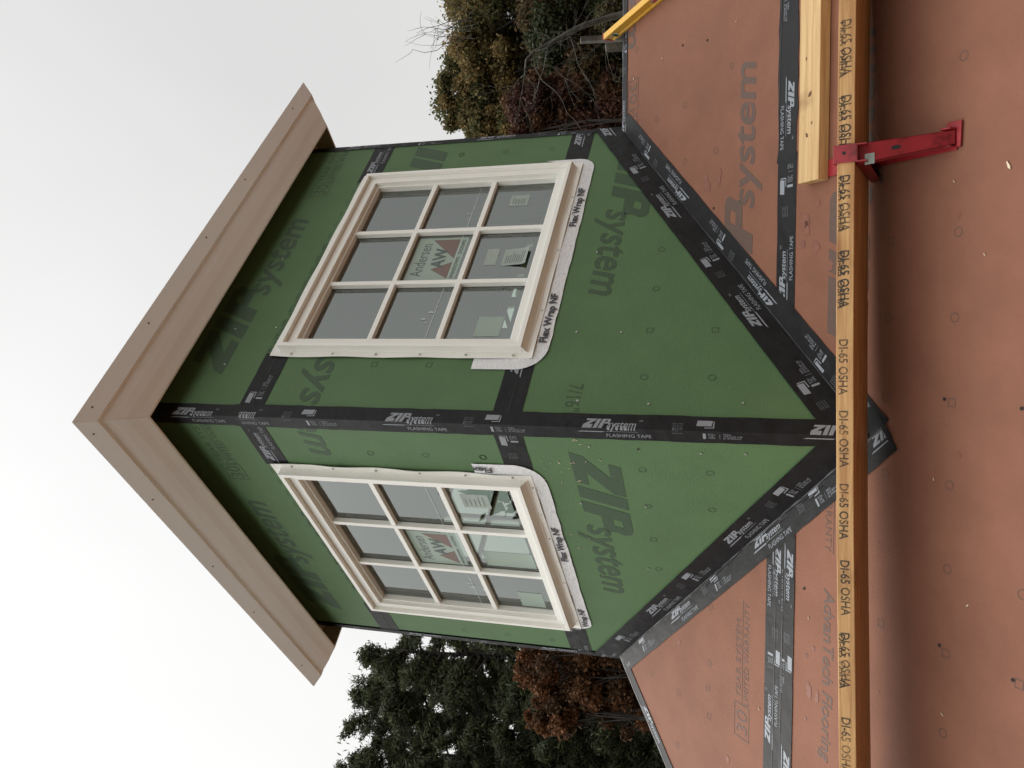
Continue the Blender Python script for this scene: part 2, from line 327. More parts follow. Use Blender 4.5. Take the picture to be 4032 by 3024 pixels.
# eave trim, one board assembly per side
prof = [(.2180, -.0035), (.2226, -.0072), (.179, -.0512), (.1735, -.0465), (.162, -.0575), (.145, -.0735), (.122, -.0925), (.098, -.1095), (.0767, -.1265), (.0690, -.1265), (.0690, -.034), (-.002, -.034), (-.002, .004)]
def eave(cA, cB):
    V = []
    for o, h in prof: V.append((*cA(o), h))
    for o, h in prof: V.append((*cB(o), h))
    n = len(prof); F = [(k, (k + 1) % n, (k + 1) % n + n, k + n) for k in range(n)]
    F += [tuple(range(n - 1, -1, -1)), tuple(range(n, 2 * n))]
    o = obj('eave_trim', V, F, ['trim', 'stud'], cup, [1 if 9 <= k <= 11 else 0 for k in range(n)] + [0, 0]); md = o.modifiers.new('b', 'BEVEL'); md.width = .0012; md.segments = 2; md.limit_method = 'ANGLE'; md.angle_limit = math.radians(35)
    return o
c00 = lambda o: (-o, -o); c10 = lambda o: (S + o, -o); c01 = lambda o: (-o, S + o); c11 = lambda o: (S + o, S + o)
eR = eave(c00, c10); eL = eave(c01, c00); eave(c10, c11); eave(c11, c01)
rf = MB(); q = .208; a = (S / 2, S / 2, .60)
rf.add([(-q, -q, -.001), (S + q, -q, -.001), (S + q, S + q, -.001), (-q, S + q, -.001), (-q, -q, .006), (S + q, -q, .006), (S + q, S + q, .006), (-q, S + q, .006), a],
       [(0, 3, 2, 1), (0, 1, 5, 4), (1, 2, 6, 5), (2, 3, 7, 6), (3, 0, 4, 7), (4, 5, 8), (5, 6, 8), (6, 7, 8), (7, 4, 8)])
rf.build('roof', 'shingle', cup)
# face nails on the eave boards
nm = MB()
def eave_pt(side, s, k):
    o = .2226 + (.179 - .2226) * k; h = -.0072 + (-.0512 + .0072) * k
    return np.array([s, -o, h]) if side == 0 else np.array([-o, s, h])
for side in (0, 1):
    nrm = np.array([0, -.71, -.71]) if side == 0 else np.array([-.71, 0, -.71])
    for s in (-.13, .27, .70, 1.12, 1.62):
        p = eave_pt(side, s + random.uniform(-.04, .04), .42) + nrm * .0006
        a1 = np.array([1., 0, 0]) if side == 0 else np.array([0, 1., 0]); a2 = np.cross(nrm, a1)
        nm.add([p + .0038 * (a1 * math.cos(t) + a2 * math.sin(t)) for t in np.linspace(0, 2 * math.pi, 9)[:-1]], [tuple(range(8))])
nm.build('trim_nail_heads', 'knot', cup)
cr = MB(); cr.box((-.0, -.0, .031), (S, S, .05)); cr.build('ceiling', 'inner', cup)
# studs and plates seen through the glass
for P, W in ((BR_, WH), (BL_, WH)):
    for r in (W['r0'] - .02, W['r1'] - .02, .79):
        for zz in ((-2.6, W['z0'] - .01), (W['z1'] + .01, .02)) if r == .79 else ((-2.6, .02),):
            m = MB(); prism(m, P, [(r, zz[0]), (r + .038, zz[0]), (r + .038, zz[1]), (r, zz[1])], -TH - .001, -TH - .09); m.build('stud', 'stud', cup)

# ---------------------------------------------------------------- windows
def ringm(mb, P, o, i, f, b, mi=0, n=1):
    """rectangular ring: o=(r0,r1,z0,z1) outside, i inside"""
    O = [(o[0], o[2]), (o[1], o[2]), (o[1], o[3]), (o[0], o[3])]; I = [(i[0], i[2]), (i[1], i[2]), (i[1], i[3]), (i[0], i[3])]
    V = [P(x, z, f) for x, z in O] + [P(x, z, f) for x, z in I] + [P(x, z, b) for x, z in O] + [P(x, z, b) for x, z in I]
    F = []
    for k in range(4):
        j = (k + 1) % 4; F += [(k, j, j + 4, k + 4), (k + 8, k + 12, j + 12, j + 8), (k, k + 8, j + 8, j), (k + 4, j + 4, j + 12, k + 12)]
    mb.add(V, F, mi)
def ins(W, d, dt=None): return (W['r0'] + d, W['r1'] - d, W['z0'] + d, W['z1'] - (dt if dt else d))
def window(P, W, near, label):
    """near: -1 when the cupola's front corner lies at smaller r, +1 at larger r, 0 hidden"""
    fr = MB()
    ringm(fr, P, ins(W, 0), ins(W, .017, .018), .0375, .0)
    ringm(fr, P, ins(W, .0172, .0182), ins(W, .050, .054), .0205, .0)
    ringm(fr, P, ins(W, .0502, .0542), ins(W, .060, .065), .0035, -.085)
    # sloped foot between frame and flange
    r0, r1, z0 = W['r0'], W['r1'], W['z0']
    V = [P(r0, z0 - .0003, .034), P(r1, z0 - .0003, .034), P(r0, z0 - .012, .012), P(r1, z0 - .012, .012), P(r0, z0 - .022, .0065), P(r1, z0 - .022, .0065), P(r0, z0 - .0003, .004), P(r1, z0 - .0003, .004)]
    fr.add(V, [(0, 1, 3, 2), (2, 3, 5, 4), (0, 2, 4, 6), (1, 7, 5, 3), (6, 4, 5, 7)])
    f = fr.build('frame', 'white', None, bevel=.0016)
    f.name = 'window'; f.data.name = 'window'; f.parent = cup; f.location = -Vector((0.8, 0.8, -2.4)); f['label'] = label
    # nailing flange: thin, a little wavy along its free edge
    fl = Flat(); V = []; F = []; N = 24
    o = (W['r0'] - .026, W['r1'] + .026, W['z0'] - .036, W['z1'] + .030); i = ins(W, .002)
    loopO = []; loopI = []
    for (a, b, c, d) in (((o[0], o[2]), (o[1], o[2]), (i[0], i[2]), (i[1], i[2])), ((o[1], o[2]), (o[1], o[3]), (i[1], i[2]), (i[1], i[3])), ((o[1], o[3]), (o[0], o[3]), (i[1], i[3]), (i[0], i[3])), ((o[0], o[3]), (o[0], o[2]), (i[0], i[3]), (i[0], i[2]))):
        for k in range(N):
            t = k / N; loopO.append((a[0] + (b[0] - a[0]) * t, a[1] + (b[1] - a[1]) * t)); loopI.append((c[0] + (d[0] - c[0]) * t, c[1] + (d[1] - c[1]) * t))
    n = len(loopO); V = []
    ph = random.random() * 6
    for k, (x, z) in enumerate(loopO):
        wv = .0022 * (1 + math.sin(k * .9 + ph)) + .0012 * random.random(); dr = .0018 * math.sin(k * .8 + ph)
        sx = dr if (k // N) % 2 else 0
        if near: V.append(P(x + sx, z, .0060 + wv))
        else: V.append(P(x, z, .006))
    V += [P(x, z, .0062) for x, z in loopI]; V += [v - (P(0, 0, 1) - P(0, 0, 0)) * .0022 for v in V[:n]]
    F = [(k, (k + 1) % n, n + (k + 1) % n, n + k) for k in range(n)] + [(k, 2 * n + k, 2 * n + (k + 1) % n, (k + 1) % n) for k in range(n)]
    obj('nailing_flange', V, F, 'white', f)
    nl = MB()
    for k in range(6):
        z = W['z0'] + (.03 + .165 * k)
        for x in ((W['r0'] - .014, W['r1'] + .014)):
            prism(nl, P, [(x + .0042 * math.cos(t), z + .0042 * math.sin(t)) for t in np.linspace(0, 2 * math.pi, 9)[:-1]], .0075, .0115)
    for k in range(7):
        x = W['r0'] + .04 + .158 * k
        prism(nl, P, [(x + .003 * math.cos(t), W['z0'] - .028 + .003 * math.sin(t)) for t in np.linspace(0, 2 * math.pi, 7)[:-1]], .0065, .0095)
    nl.build('flange_nails', 'nail', f)
    g = ins(W, .0602, .0652)
    r0, r1, z0, z1 = g
    vb = [r0 + (r1 - r0) * k / 3 for k in (1, 2)]; hb = [z0 + (z1 - z0) * k / 3 for k in (1, 2)]
    for x in vb:
        m = MB(); prism(m, P, [(x - .010, z0), (x + .010, z0), (x + .010, z1), (x - .010, z1)], .002, -.0195); m.build('glazing_bar', 'white', f, bevel=.002)
    for z in hb:
        m = MB(); prism(m, P, [(r0, z - .010), (r1, z - .010), (r1, z + .010), (r0, z + .010)], .0003, -.0192); m.build('glazing_bar', 'white', f, bevel=.002)
    obj('pane', [P(r0, z0, -.0200), P(r1, z0, -.0200), P(r1, z1, -.0200), P(r0, z1, -.0200)], [(0, 1, 2, 3)], 'glass', f)
    sp = MB()
    ringm(sp, P, (r0, r1, z0, z1), (r0 + .011, r1 - .011, z0 + .011, z1 - .011), -.026, -.034)
    for x in vb: prism(sp, P, [(x - .008, z0 + .011), (x + .008, z0 + .011), (x + .008, z1 - .011), (x - .008, z1 - .011)], -.026, -.033)
    for z in hb: prism(sp, P, [(r0 + .011, z - .008), (r1 - .011, z - .008), (r1 - .011, z + .008), (r0 + .011, z + .008)], -.0265, -.0325)
    sp.build('glass_spacer', 'rubber', f)
    si = MB(); ringm(si, P, (r0 - .001, r1 + .001, z0 - .001, z1 + .001), (r0 + .035, r1 - .035, z0 + .035, z1 - .035), -.042, -.080); si.build('inner_sash', 'inner', f)
    return f, g, vb, hb
winR, gR, vR, hR = window(R_, WR, -1, 'cream nine-pane window in the right wall')
winL, gL, vL, hL = window(L_, WL, 1, 'cream nine-pane window in the left wall, reflecting more sky')
window(BR_, WH, 0, 'window in the far right wall'); window(BL_, WH, 0, 'window in the far left wall')

# stickers and papers on the inside of the glass
def lab(P, off, fl, name, mats, parent): return fl.lay(lambda a, b: P(a, b, off), name, mats, parent)
def brand_sticker(P, win, cx, cz, w=.25, h=.205):
    f = Flat(); x0, x1, z0, z1 = cx - w / 2, cx + w / 2, cz - h / 2, cz + h / 2
    f.quad(x0, z0, x1, z1, 0); g = Flat()
    g.text('Andersen', x0 + .025, z1 - .062, .046, width=w - .06, mi=1)
    zb, zt = z0 + .034, z1 - .080
    g.poly([(x0 + .012, zb), (x0 + .105, zb), (x0 + .065, zt - .012)], 0)
    g.poly([(x0 + .125, zb), (x1 - .012, zb), (x1 - .012, zt + .02)], 0)
    g2 = Flat(); g2.text('AW', x0 + .072, zb + .035, .050, width=.115, mi=1, bold=.03)
    g2.text('WINDOWS   DOORS', x0 + .012, z0 + .010, .014, width=w - .03, mi=1)
    s = f.lay(lambda a, b: P(a, b, -.0192), 'maker_sticker', ['mint'], win)
    k = Flat(); k.v = g.v + g2.v; k.f = g.f + [tuple(i + len(g.v) for i in q) for q in g2.f]; k.m = g.m + g2.m
    V = [P(a, b, -.0182 if i >= len(g.v) else -.0187) for i, (a, b) in enumerate(k.v)]
    obj('sticker_print', V, k.f, ['maroon', 'labelprint'], win, k.m)
def paper(P, win, x0, z0, x1, z1, m='mint', curl=0, name='paper_label', lines=0):
    n = 10 if curl else 1; V = []; F = []
    for i in range(n + 1):
        t = i / n; z = z1 + (z0 - z1) * t; off = -.0192 + curl * (t ** 2) * (1 + .3 * math.sin(6 * t))
        V += [P(x0, z, off), P(x1, z, off)]
        if i: F.append((2 * i - 2, 2 * i - 1, 2 * i + 1, 2 * i))
    o = obj(name, V, F, m, win, smooth=bool(curl))
    if lines:
        f = Flat()
        for k in range(lines): f.quad(x0 + .012, z1 - .016 - k * (z1 - z0 - .02) / lines, x0 + .012 + (x1 - x0 - .024) * random.uniform(.6, 1), z1 - .0135 - k * (z1 - z0 - .02) / lines)
        f.lay(lambda a, b: P(a, b, -.0187 + curl * max(0, (z1 - b) / (z1 - z0)) ** 2 * (1 + .3 * math.sin(6 * (z1 - b) / (z1 - z0)))), 'label_lines', ['labelprint'], win)
    return o
GR = lambda px, py: (lambda p: (p[0], p[2]))(hit(px, py, (0, 1, 0), .021))
GL = lambda px, py: (lambda p: (-p[1], p[2]))(hit(px, py, (1, 0, 0), .021))
zz = lambda ox, oy, a, b, sc=2.212: (ox + a / sc, oy + b / sc)
x, z = GR(*zz(900, 750, 1815, 600)); brand_sticker(R_, winR, x, z)
x, z = GL(*zz(1000, 1700, 1600, 1010)); brand_sticker(L_, winL, x, z, .235, .20)
a = GR(*zz(1700, 750, 360, 1275)); b = GR(*zz(1700, 750, 640, 1085)); paper(R_, winR, a[0], b[1], b[0] - .0, a[1] + .0) if False else paper(R_, winR, min(a[0], b[0]), min(a[1], b[1]), max(a[0], b[0]) - .01, max(a[1], b[1]), 'mint')
a = GR(*zz(1700, 750, 445, 655)); b = GR(*zz(1700, 750, 600, 510)); paper(R_, winR, a[0], min(a[1], b[1]) , b[0], max(a[1], b[1]), 'paper')
a = GR(*zz(1700, 750, 590, 660)); b = GR(*zz(1700, 750, 860, 510)); paper(R_, winR, a[0], min(a[1], b[1]), b[0], max(a[1], b[1]) - .004, 'paper', curl=.014, name='curled_paper', lines=9)
a = GR(*zz(1700, 750, 670, 140)); b = GR(*zz(1700, 750, 860, 40)); paper(R_, winR, a[0], min(a[1], b[1]), b[0], max(a[1], b[1]), 'paper', lines=5)
a = GL(*zz(1700, 1500, 290, 1095)); b = GL(*zz(1700, 1500, 480, 995)); paper(L_, winL, min(a[0], b[0]), min(a[1], b[1]), max(a[0], b[0]), max(a[1], b[1]), 'paper', lines=5)
a = GL(*zz(1700, 1500, 490, 1600)); b = GL(*zz(1700, 1500, 870, 1510)); paper(L_, winL, min(a[0], b[0]), min(a[1], b[1]), max(a[0], b[0]), max(a[1], b[1]), 'mint')
a = GL(*zz(1700, 2100, 795, 625)); b = GL(*zz(1700, 2100, 955, 525)); paper(L_, winL, min(a[0], b[0]), min(a[1], b[1]) , max(a[0], b[0]), max(a[1], b[1]), 'mint')
# clear film edge and finger smudges across the middle row
for P, win, g, p0 in ((R_, winR, gR, GR(*zz(900, 750, 1990, 560))), (L_, winL, gL, GL(*zz(1000, 1700, 1700, 900)))):
    f = Flat(); f.quad(g[0] + .004, p0[1] - .0016, g[1] - .02, p0[1] + .0010)
    for k in range(9):
        xx = g[0] + .05 + random.choice((.08, .1, .62, .66, .85)) + random.uniform(-.03, .03); y = p0[1] + random.uniform(-.05, .04)
        L2 = random.uniform(.004, .012); f.poly([(xx + L2 * math.cos(t) * .4, y + L2 * math.sin(t)) for t in np.linspace(0, 2 * math.pi, 8)[:-1]])
    f.lay(lambda a, b: P(a, b, -.0174), 'film_smudges', ['film'], win)
paper(BL_, cup, .32, -.72, .62, -.55, 'yellowpaper', name='pale_card') if False else None

# ---------------------------------------------------------------- sill wraps under the windows
def wrap(P, W, near, words):
    """pale strip under the sill turning up round both lower corners; outline in (r,z)"""
    r0, r1, z0 = W['r0'] - .026, W['r1'] + .026, W['z0'] - .036
    rn, rf_, hn, hf, dn, df, db = (r0, r1, .20, .16, .046, .034, .048) if near < 0 else (r1, r0, .195, .1, .050, .010, .046)
    sg = 1 if near < 0 else -1
    inn = [(rn + sg * .01, z0 + hn), (rn + sg * .01, z0 + .03), (rn + sg * .03, z0 + .012)]
    out_ = [(rn - sg * dn, z0 + hn), (rn - sg * dn * 1.02, z0 + .05)]
    for k in range(1, 8):
        t = k / 8 * math.pi / 2; out_.append((rn - sg * dn * math.cos(t) + sg * (.06) * (1 - math.cos(t)), z0 + .05 - (db + .05) * math.sin(t))); inn.append((rn + sg * (.03 + .06 * k / 8), z0 + .012))
    N = 26
    for k in range(N + 1):
        t = k / N; rr = rn + sg * .07 + (rf_ - sg * .03 - rn - sg * .07) * t; out_.append((rr, z0 - db + random.uniform(-.0022, .0022))); inn.append((rr, z0 + .012))
    for k in range(1, 7):
        t = k / 6 * math.pi / 2; out_.append((rf_ - sg * .03 + sg * (.03 + df) * math.sin(t), z0 - db + (db + .02) * (1 - math.cos(t)))); inn.append((rf_ - sg * .03 + sg * .02 * k / 6, z0 + .012))
    out_.append((rf_ + sg * df, z0 + hf)); inn.append((rf_ - sg * .01, z0 + hf))
    n = len(out_); V = []
    for k in range(n):
        wv = random.uniform(0, .0016) + .0032; V.append(P(*out_[k], wv))
    for k in range(n):
        a, b = out_[k]; c, d = inn[k]; V.append(P((a + c) / 2, (b + d) / 2, .0032 + random.uniform(.0004, .0026)))
    for k in range(n): V.append(P(*inn[k], .0040))
    F = [(k, k + 1, n + k + 1, n + k) for k in range(n - 1)] + [(n + k, n + k + 1, 2 * n + k + 1, 2 * n + k) for k in range(n - 1)]
    o = obj('sill_wrap', V, F, 'wrap', cup, smooth=True)
    f = Flat()
    for (ra, rb, txt) in words: f.text(txt, ra, z0 - .034, .026, width=rb - ra, bold=.03)
    for rr in np.arange(r0 + .1, r1, .155): f.quad(rr, z0 - .037, rr + .0015, z0 - .030)
    f.lay(lambda a, b: P(a, b, .0072), 'wrap_lettering', ['wrapprint'], o)
    return o
# word positions measured on the two walls
def Rr(ox, oy, a, b): return RW(*zz(ox, oy, a, b))[0]
def Lr(ox, oy, a, b): return -LW(*zz(ox, oy, a, b))[0]
ft1 = (Rr(1700, 750, 950, 1335), Rr(1700, 750, 1060, 910)); ft2 = (Rr(1700, 750, 1205, 325), Rr(1700, 750, 1290, -20))
wrap(R_, WR, -1, [(ft1[0], ft1[1], 'Flex Wrap NF'), (ft2[0], ft1[1] - ft1[0] + ft2[0], 'Flex Wrap NF')])
gt1 = (Lr(1700, 1500, 1120, 1555), Lr(1700, 1500, 1050, 1265)); ln = gt1[1] - gt1[0]; g2 = Lr(1700, 2100, 1290, 650) - ln
owl = wrap(L_, WL, 1, [(gt1[0], gt1[1], 'Flex Wrap NF')])
f = Flat(); f.text('Flex Wrap NF', g2, WL['z0'] - .070, .026, width=ln, bold=.03); f = f.clip(x0=WL['r0'] - .02)
f.lay(lambda a, b: L_(a, b, .0072), 'wrap_lettering', ['wrapprint'], owl)
f = Flat(); f.text('Flex', 0, 0, .030, width=.075, bold=.03)   # turned up the near jamb
zf = LW(*zz(1700, 1500, 525, 750)); f.lay(lambda a, b: L_(-zf[0] + .005 - b * .9, zf[1] + a * .95, .0088), 'wrap_lettering', ['wrapprint'], owl)

# ---------------------------------------------------------------- flashing tape
def unit():
    f = Flat(); f.logo(.0225, 0, .028, under=True); f.text('FLASHING TAPE', .093, -.0335, .0150, width=.1327)
    f.text('TM', .190, .020, .006)
    for k in range(4): f.text('ESR #1474', .288, .015 - k * .0075, .0042, width=.030, mi=1)
    f.quad(.355, .011, .398, .031, sh=.003)
    f.poly([(.403, .029), (.406, .029), (.4055, .007), (.402, .007)]); f.poly([(.402, .007), (.4055, .007), (.4055, .004), (.378, .003), (.378, .006)]); f.quad(.374, -.028, .382, -.003)
    for k, t_ in enumerate(('ROLL', 'THE', 'TAPE')): f.text(t_, .3885, -.0095 - k * .0085, .0062)
    f.quad(.4208, -.028, .4216, -.006)
    for k, t_ in enumerate(('PARA', 'APLICAR USE', 'EL RODILLO')): f.text(t_, .431, -.0095 - k * .0085, .0062)
    return f
UN = unit(); PITCH = .6405
def strip(u0, u1, v0, v1, step=.05, wob=.0012):
    f = Flat(); n = max(2, int(abs(u1 - u0) / step)); us = np.linspace(u0, u1, n + 1)
    A = [(u, v0 + random.uniform(-wob, wob)) for u in us]; B = [(u, v1 + random.uniform(-wob, wob)) for u in us]
    Cc = [(u, (v0 + v1) / 2) for u in us]
    f.v = A + Cc + B; f.f = [(k, k + 1, n + 2 + k, n + 1 + k) for k in range(n)] + [(n + 1 + k, n + 2 + k, 2 * n + 3 + k, 2 * n + 2 + k) for k in range(n)]; f.m = [0] * len(f.f); return f
def xf(f, fn):
    r = Flat(); r.v = [fn(a, b) for a, b in f.v]; r.f = list(f.f); r.m = list(f.m); return r
def letters(u0, u1, start, vc, cut=None, flip=False):
    """printed units from u0 to u1; flip = reads towards smaller u and stands upside down"""
    f = Flat(); k0 = int((u0 - start) / PITCH) - 1; k1 = int((u1 - start) / PITCH) + 1
    for k in range(k0, k1 + 1):
        if flip: f.add([(start + k * PITCH - a, vc - b) for a, b in UN.v], UN.f, 0)
        else: f.add([(start + k * PITCH + a, vc + b) for a, b in UN.v], UN.f, 0)
        f.m[-len(UN.f):] = UN.m
    c = dict(x0=u0 + .002, x1=u1 - .002)
    if cut: c.update(cut)
    return f.clip(**c)
def tape(P2, base, let, off, parent, crease=None, label=None):
    o = base.lay(lambda a, b: P2(a, b, off), 'flashing_tape', ['tape'], parent)
    if let is not None and let.f: let.lay(lambda a, b: P2(a, b, off + .0007), 'tape_lettering', ['tapeprint', 'tapefine'], o)
    if crease:
        f = Flat(); us = np.linspace(crease[0], crease[1], max(4, int(abs(crease[1] - crease[0]) / .03))); vc = crease[2]; wv = 0; V = []
        for u in us:
            wv += random.uniform(-.0016, .0016); wv *= .9; hw = random.uniform(.0006, crease[3]); V.append((u, vc + wv - hw)); V.append((u, vc + wv + hw))
        f.add(V, [(2 * k, 2 * k + 2, 2 * k + 3, 2 * k + 1) for k in range(len(us) - 1)]); f.lay(lambda a, b: P2(a, b, off + .0011), 'tape_crease', [crease[4] if len(crease) > 4 else 'seam'], o)
    if label: o['label'] = label
    return o
# front corner, two lengths of tape lapped below the eave; u runs down, v>0 on the right wall
def cornerP(a, b, off): return np.array([b + off * 0, -off, -a]) if b >= 0 else np.array([-off, -b, -a])
def cornerP2(a, b, off):
    return np.array([max(b, -off * .9), -off, -a]) if b >= 0 else np.array([-off, max(-b, -off * .9), -a])
for (u0, u1, st, off) in ((.036, .383, .114, .0032), (.372, 2.36, .286, .0066)):
    b = strip(u0, u1, -.047, .048, .04, .0014)
    n = len(b.v) // 3
    for k in range(n): b.v[n + k] = (b.v[n + k][0], 0.0)
    # fold: right half and left half share the corner edge
    let = letters(u0, u1, st, 0.0, cut=dict(x0=.404) if off > .006 else None).cut_fold(0.0)
    def cp(a, bb, o, _=0): return np.array([bb, -o, -a]) if bb > 1e-7 else (np.array([-o, -bb, -a]) if bb < -1e-7 else np.array([-o, -o, -a]))
    ob = b.lay(lambda a, bb: cp(a, bb, off), 'flashing_tape', ['tape'], cup); ob['label'] = 'tape folded down the front corner'
    let.lay(lambda a, bb: cp(a, bb, off + .0007), 'tape_lettering', ['tapeprint', 'tapefine'], ob)
# far corners
for P, r in ((R_, S), (L_, -S)):
    sg = -1 if r > 0 else 1
    b = strip(.036, 1.56, -.030 if P is R_ else .0005, -.0005 if P is R_ else .030, .05, .001)
    lt = letters(.036, 1.5, .22 if P is R_ else .5, -.012 if P is R_ else .016, cut=dict(y0=-.028, y1=-.001) if P is R_ else dict(y0=.002, y1=.028))
    if P is R_: tape(lambda a, bb, o: R_(S + bb, -a, o), b, lt, .0032, cup, label='tape edge at the right corner')
    else: tape(lambda a, bb, o: L_(-S + bb, -a, o), b, lt, .0032, cup, label='tape edge at the left corner')
# horizontal seams
def ustart(fn, px, py): return fn(px, py)[0]
sU = RW(*zz(500, 1500, 1040, 195))[0] - .355       # upper right: roller just right of the corner
sU2 = RW(*zz(1300, 500, 540, 680, 3.687))[0] - .0225
UZ = -.431; LZ = -1.3455
tape(R_, strip(1.315, S, UZ - .048, UZ + .048), None, .0015, cup, (1.33, S - .03, UZ - .004, .0022))
tape(R_, strip(.03, .290, UZ - .048, UZ + .048), xf(letters(.05, .280, sU, 0), lambda a, b: (a, UZ + b)), .0015, cup, (.05, .27, UZ - .004, .0022))
f = xf(letters(1.32, S, sU2, 0), lambda a, b: (a, UZ + b)); f.lay(lambda a, b: R_(a, b, .0024), 'tape_lettering', ['tapeprint', 'tapefine'], cup)
sU3 = -LW(*zz(500, 1500, 1262, 690))[0] - .0225
tape(L_, strip(-S, -1.315, UZ - .048, UZ + .048), None, .0015, cup, (-S + .03, -1.33, UZ - .004, .0022))
tape(L_, strip(-.270, -.03, UZ - .048, UZ + .048), xf(letters(-.265, -.05, sU3, 0), lambda a, b: (a, UZ + b)), .0015, cup, (-.26, -.05, UZ - .004, .0022))
sL1 = RW(*zz(1700, 750, 780, 1640))[0] - .005
tape(R_, strip(.03, S, LZ - .047, LZ + .047), xf(letters(.05, S, sL1, 0), lambda a, b: (a, LZ + b)), .0015, cup, (.05, S - .03, LZ - .002, .0022))
tape(L_, strip(-S, -.03, LZ - .047, LZ + .047), xf(letters(-S, -.05, -LW(*zz(1700, 1500, 650, 560))[0] - .355, 0), lambda a, b: (a, LZ + b)), .0015, cup, (-S + .03, -1.2, LZ - .002, .0030))
# along the roof line on the walls
nA = math.hypot(1, SA); cA, sA = 1 / nA, SA / nA
toR = lambda a, b: (a * cA - b * sA, SZ + a * sA + b * cA)
toL = lambda a, b: (a * cA + b * sA, SZ - a * sA + b * cA)
def inv(r, z, s): return r * cA + (z - SZ) * sA * s
p = RW(*zz(2500, 750, 1055, 1210)); s1 = inv(p[0], p[1], 1) - .0225
b = xf(strip(-.1, 2.0, -.01, .098, .05, .0008), toR).clip(x0=.0, x1=S - .0005); l = xf(letters(-.1, 2.0, s1, .050), toR).clip(x0=.002, x1=S - .004)
tape(R_, b, l, .0055, cup, label='wide tape along the foot of the right wall')
p = LW(*zz(2500, 1500, 755, 1385)); s2 = inv(-p[0], p[1], -1) - .0225
b = xf(strip(-2.0, .1, -.01, .098, .05, .0008), toL).clip(x0=-S + .0005, x1=0); l = xf(letters(-2.0, .1, s2, .050), toL).clip(x0=-S + .004, x1=-.002)
tape(L_, b, l, .0055, cup, label='wide tape along the foot of the left wall')

# ---------------------------------------------------------------- printing on the sheathing
f = Flat(); g = Flat()
CAPH = .155; LOGW = .889
f.logo(.187, -.243, CAPH)                                            # upper right, reads normally
def flipped(r_end, zbase): return lambda a, b: (r_end - a, zbase - b)
h = Flat(); h.logo(0, 0, CAPH); f_b = xf(h, flipped(.688, -.597)); f_c = xf(h, flipped(1.462, -1.523))
def merge(*fs):
    r = Flat()
    for q in fs: r.add(q.v, q.f); r.m[-len(q.f):] = q.m if q.f else r.m[-len(q.f):]
    return r
def ringR(px): return RW(*px)
ringsR = [(1600, 0, 480, 1350), (1600, 0, 865, 1322), (1600, 0, 1268, 1295), (1000, 0, 1810, 1345), (2500, 750, 232, 515), (2500, 750, 185, 855), (2500, 750, 80, 1625), (2500, 750, 672, 1630)]
sqR = [(2500, 750, 130, 1218), (2500, 750, 700, 1215), (900, 750, 1270, 1515), (900, 750, 1745, 1520)]
ringsL = [(500, 1500, 2120, 630), (1000, 1700, 1495, 203), (1000, 1700, 1995, 222), (1700, 1500, 447, 665), (1700, 1500, 1835, 775), (1700, 1500, 1885, 1092), (1700, 1500, 1975, 1637), (2500, 1500, 655, 803), (2500, 1500, 672, 1123), (1200, 2274, 1390, 455), (1200, 2274, 1768, 495), (1200, 2274, 2155, 543)]
sqL = [(1700, 1500, 1930, 1380)]
f = merge(f.clip(x0=.001, x1=S - .001), f_b.clip(x0=.001, x1=S - .001), f_b.clip(x0=.001, x1=S - .001).clip(x0=5), f_c.clip(x0=.001, x1=S - .001)) if False else merge(f.clip(x0=.001, x1=S - .001), xf(h, flipped(1.462, -1.523)).clip(x0=.001, x1=S - .001))
# the middle print wraps the corner: it ends on the left wall at r=-.205
mid = xf(h, flipped(LOGW - .205, -.597))
# (its Z lies round the far corner; shift so that the word spans both walls)
SP = 1.78                                                              # this print is set wider
midw = xf(h, lambda a, b: (a * SP, b)) if False else h
zi = Flat(); zi.poly([(1.563, -.596), (1.503, -.754), (1.452, -.754), (1.441, -.600)]) if False else None
blk = Flat(); blk.poly([(1.563, -.597), (1.503, -.754), (1.437, -.754), (1.497, -.597)]); blk.poly([(1.480, -.597), (1.420, -.754), (1.356, -.754), (1.416, -.597)]); blk.quad(1.30, -.754, 1.352, -.716); blk.quad(1.315, -.66, 1.365, -.618)
V_, F_ = glyphs('system', .28, .016); W6 = LOGW * .535
sysm = Flat(); sysm.add(V_ * [W6 / V_[:, 0].max(), .74 * CAPH], F_); sysm = xf(sysm, flipped(-.203 + W6, -.60))
f = merge(f, blk, sysm.clip(x0=.001))
lm = merge(sysm.clip(x1=-.001))
for q in ringsR: r, z = RW(*zz(*q)); f.ring(r, z, .0125, .0026)
for q in sqR: r, z = RW(*zz(*q)); f.rect(r - .011, z - .011, r + .011, z + .011, .0022)
f.text('7/16"', 0, 0, .001) if False else None
t7 = Flat(); t7.text('7/16"', 0, 0, .046, width=.112); f = merge(f, xf(t7, flipped(.170, -1.521)))
f.lay(lambda a, b: R_(a, b, .0008), 'printed_lettering', ['greenprint'], wR)
def fine(r0, flipx=False):
    g = Flat(); g.rect(r0, -.262, r0 + .095, -.178, .003); g.text('30', r0 + .012, -.247, .056, width=.070, bold=-.01)
    g.quad(r0 + .095, -.221, r0 + .47, -.2185); g.text('YEAR SYSTEM', r0 + .108, -.206, .028, width=.30, shear=0, bold=-.008); g.text('LIMITED WARRANTY', r0 + .100, -.256, .028, width=.37, bold=-.008); return g
def patents(r0, n):
    g = Flat(); g.text('SEE PATENTS AT ZIPSYSTEM.COM/PATENTS', r0, -.405, .017, width=.62, bold=-.008)
    for k in range(n): g.quad(r0 + k * .0725, -.385, r0 + k * .0725 + .034, -.382)
    return g
g = merge(fine(1.232).clip(x1=S - .001), patents(.285, 18).clip(x1=S - .03)); g.lay(lambda a, b: R_(a, b, .0008), 'fine_print', ['greenprint2'], wR)
l1 = Flat(); l1.logo(-1.413, -.243, CAPH); f = merge(l1, xf(h, flipped(-.127, -1.525)), lm)
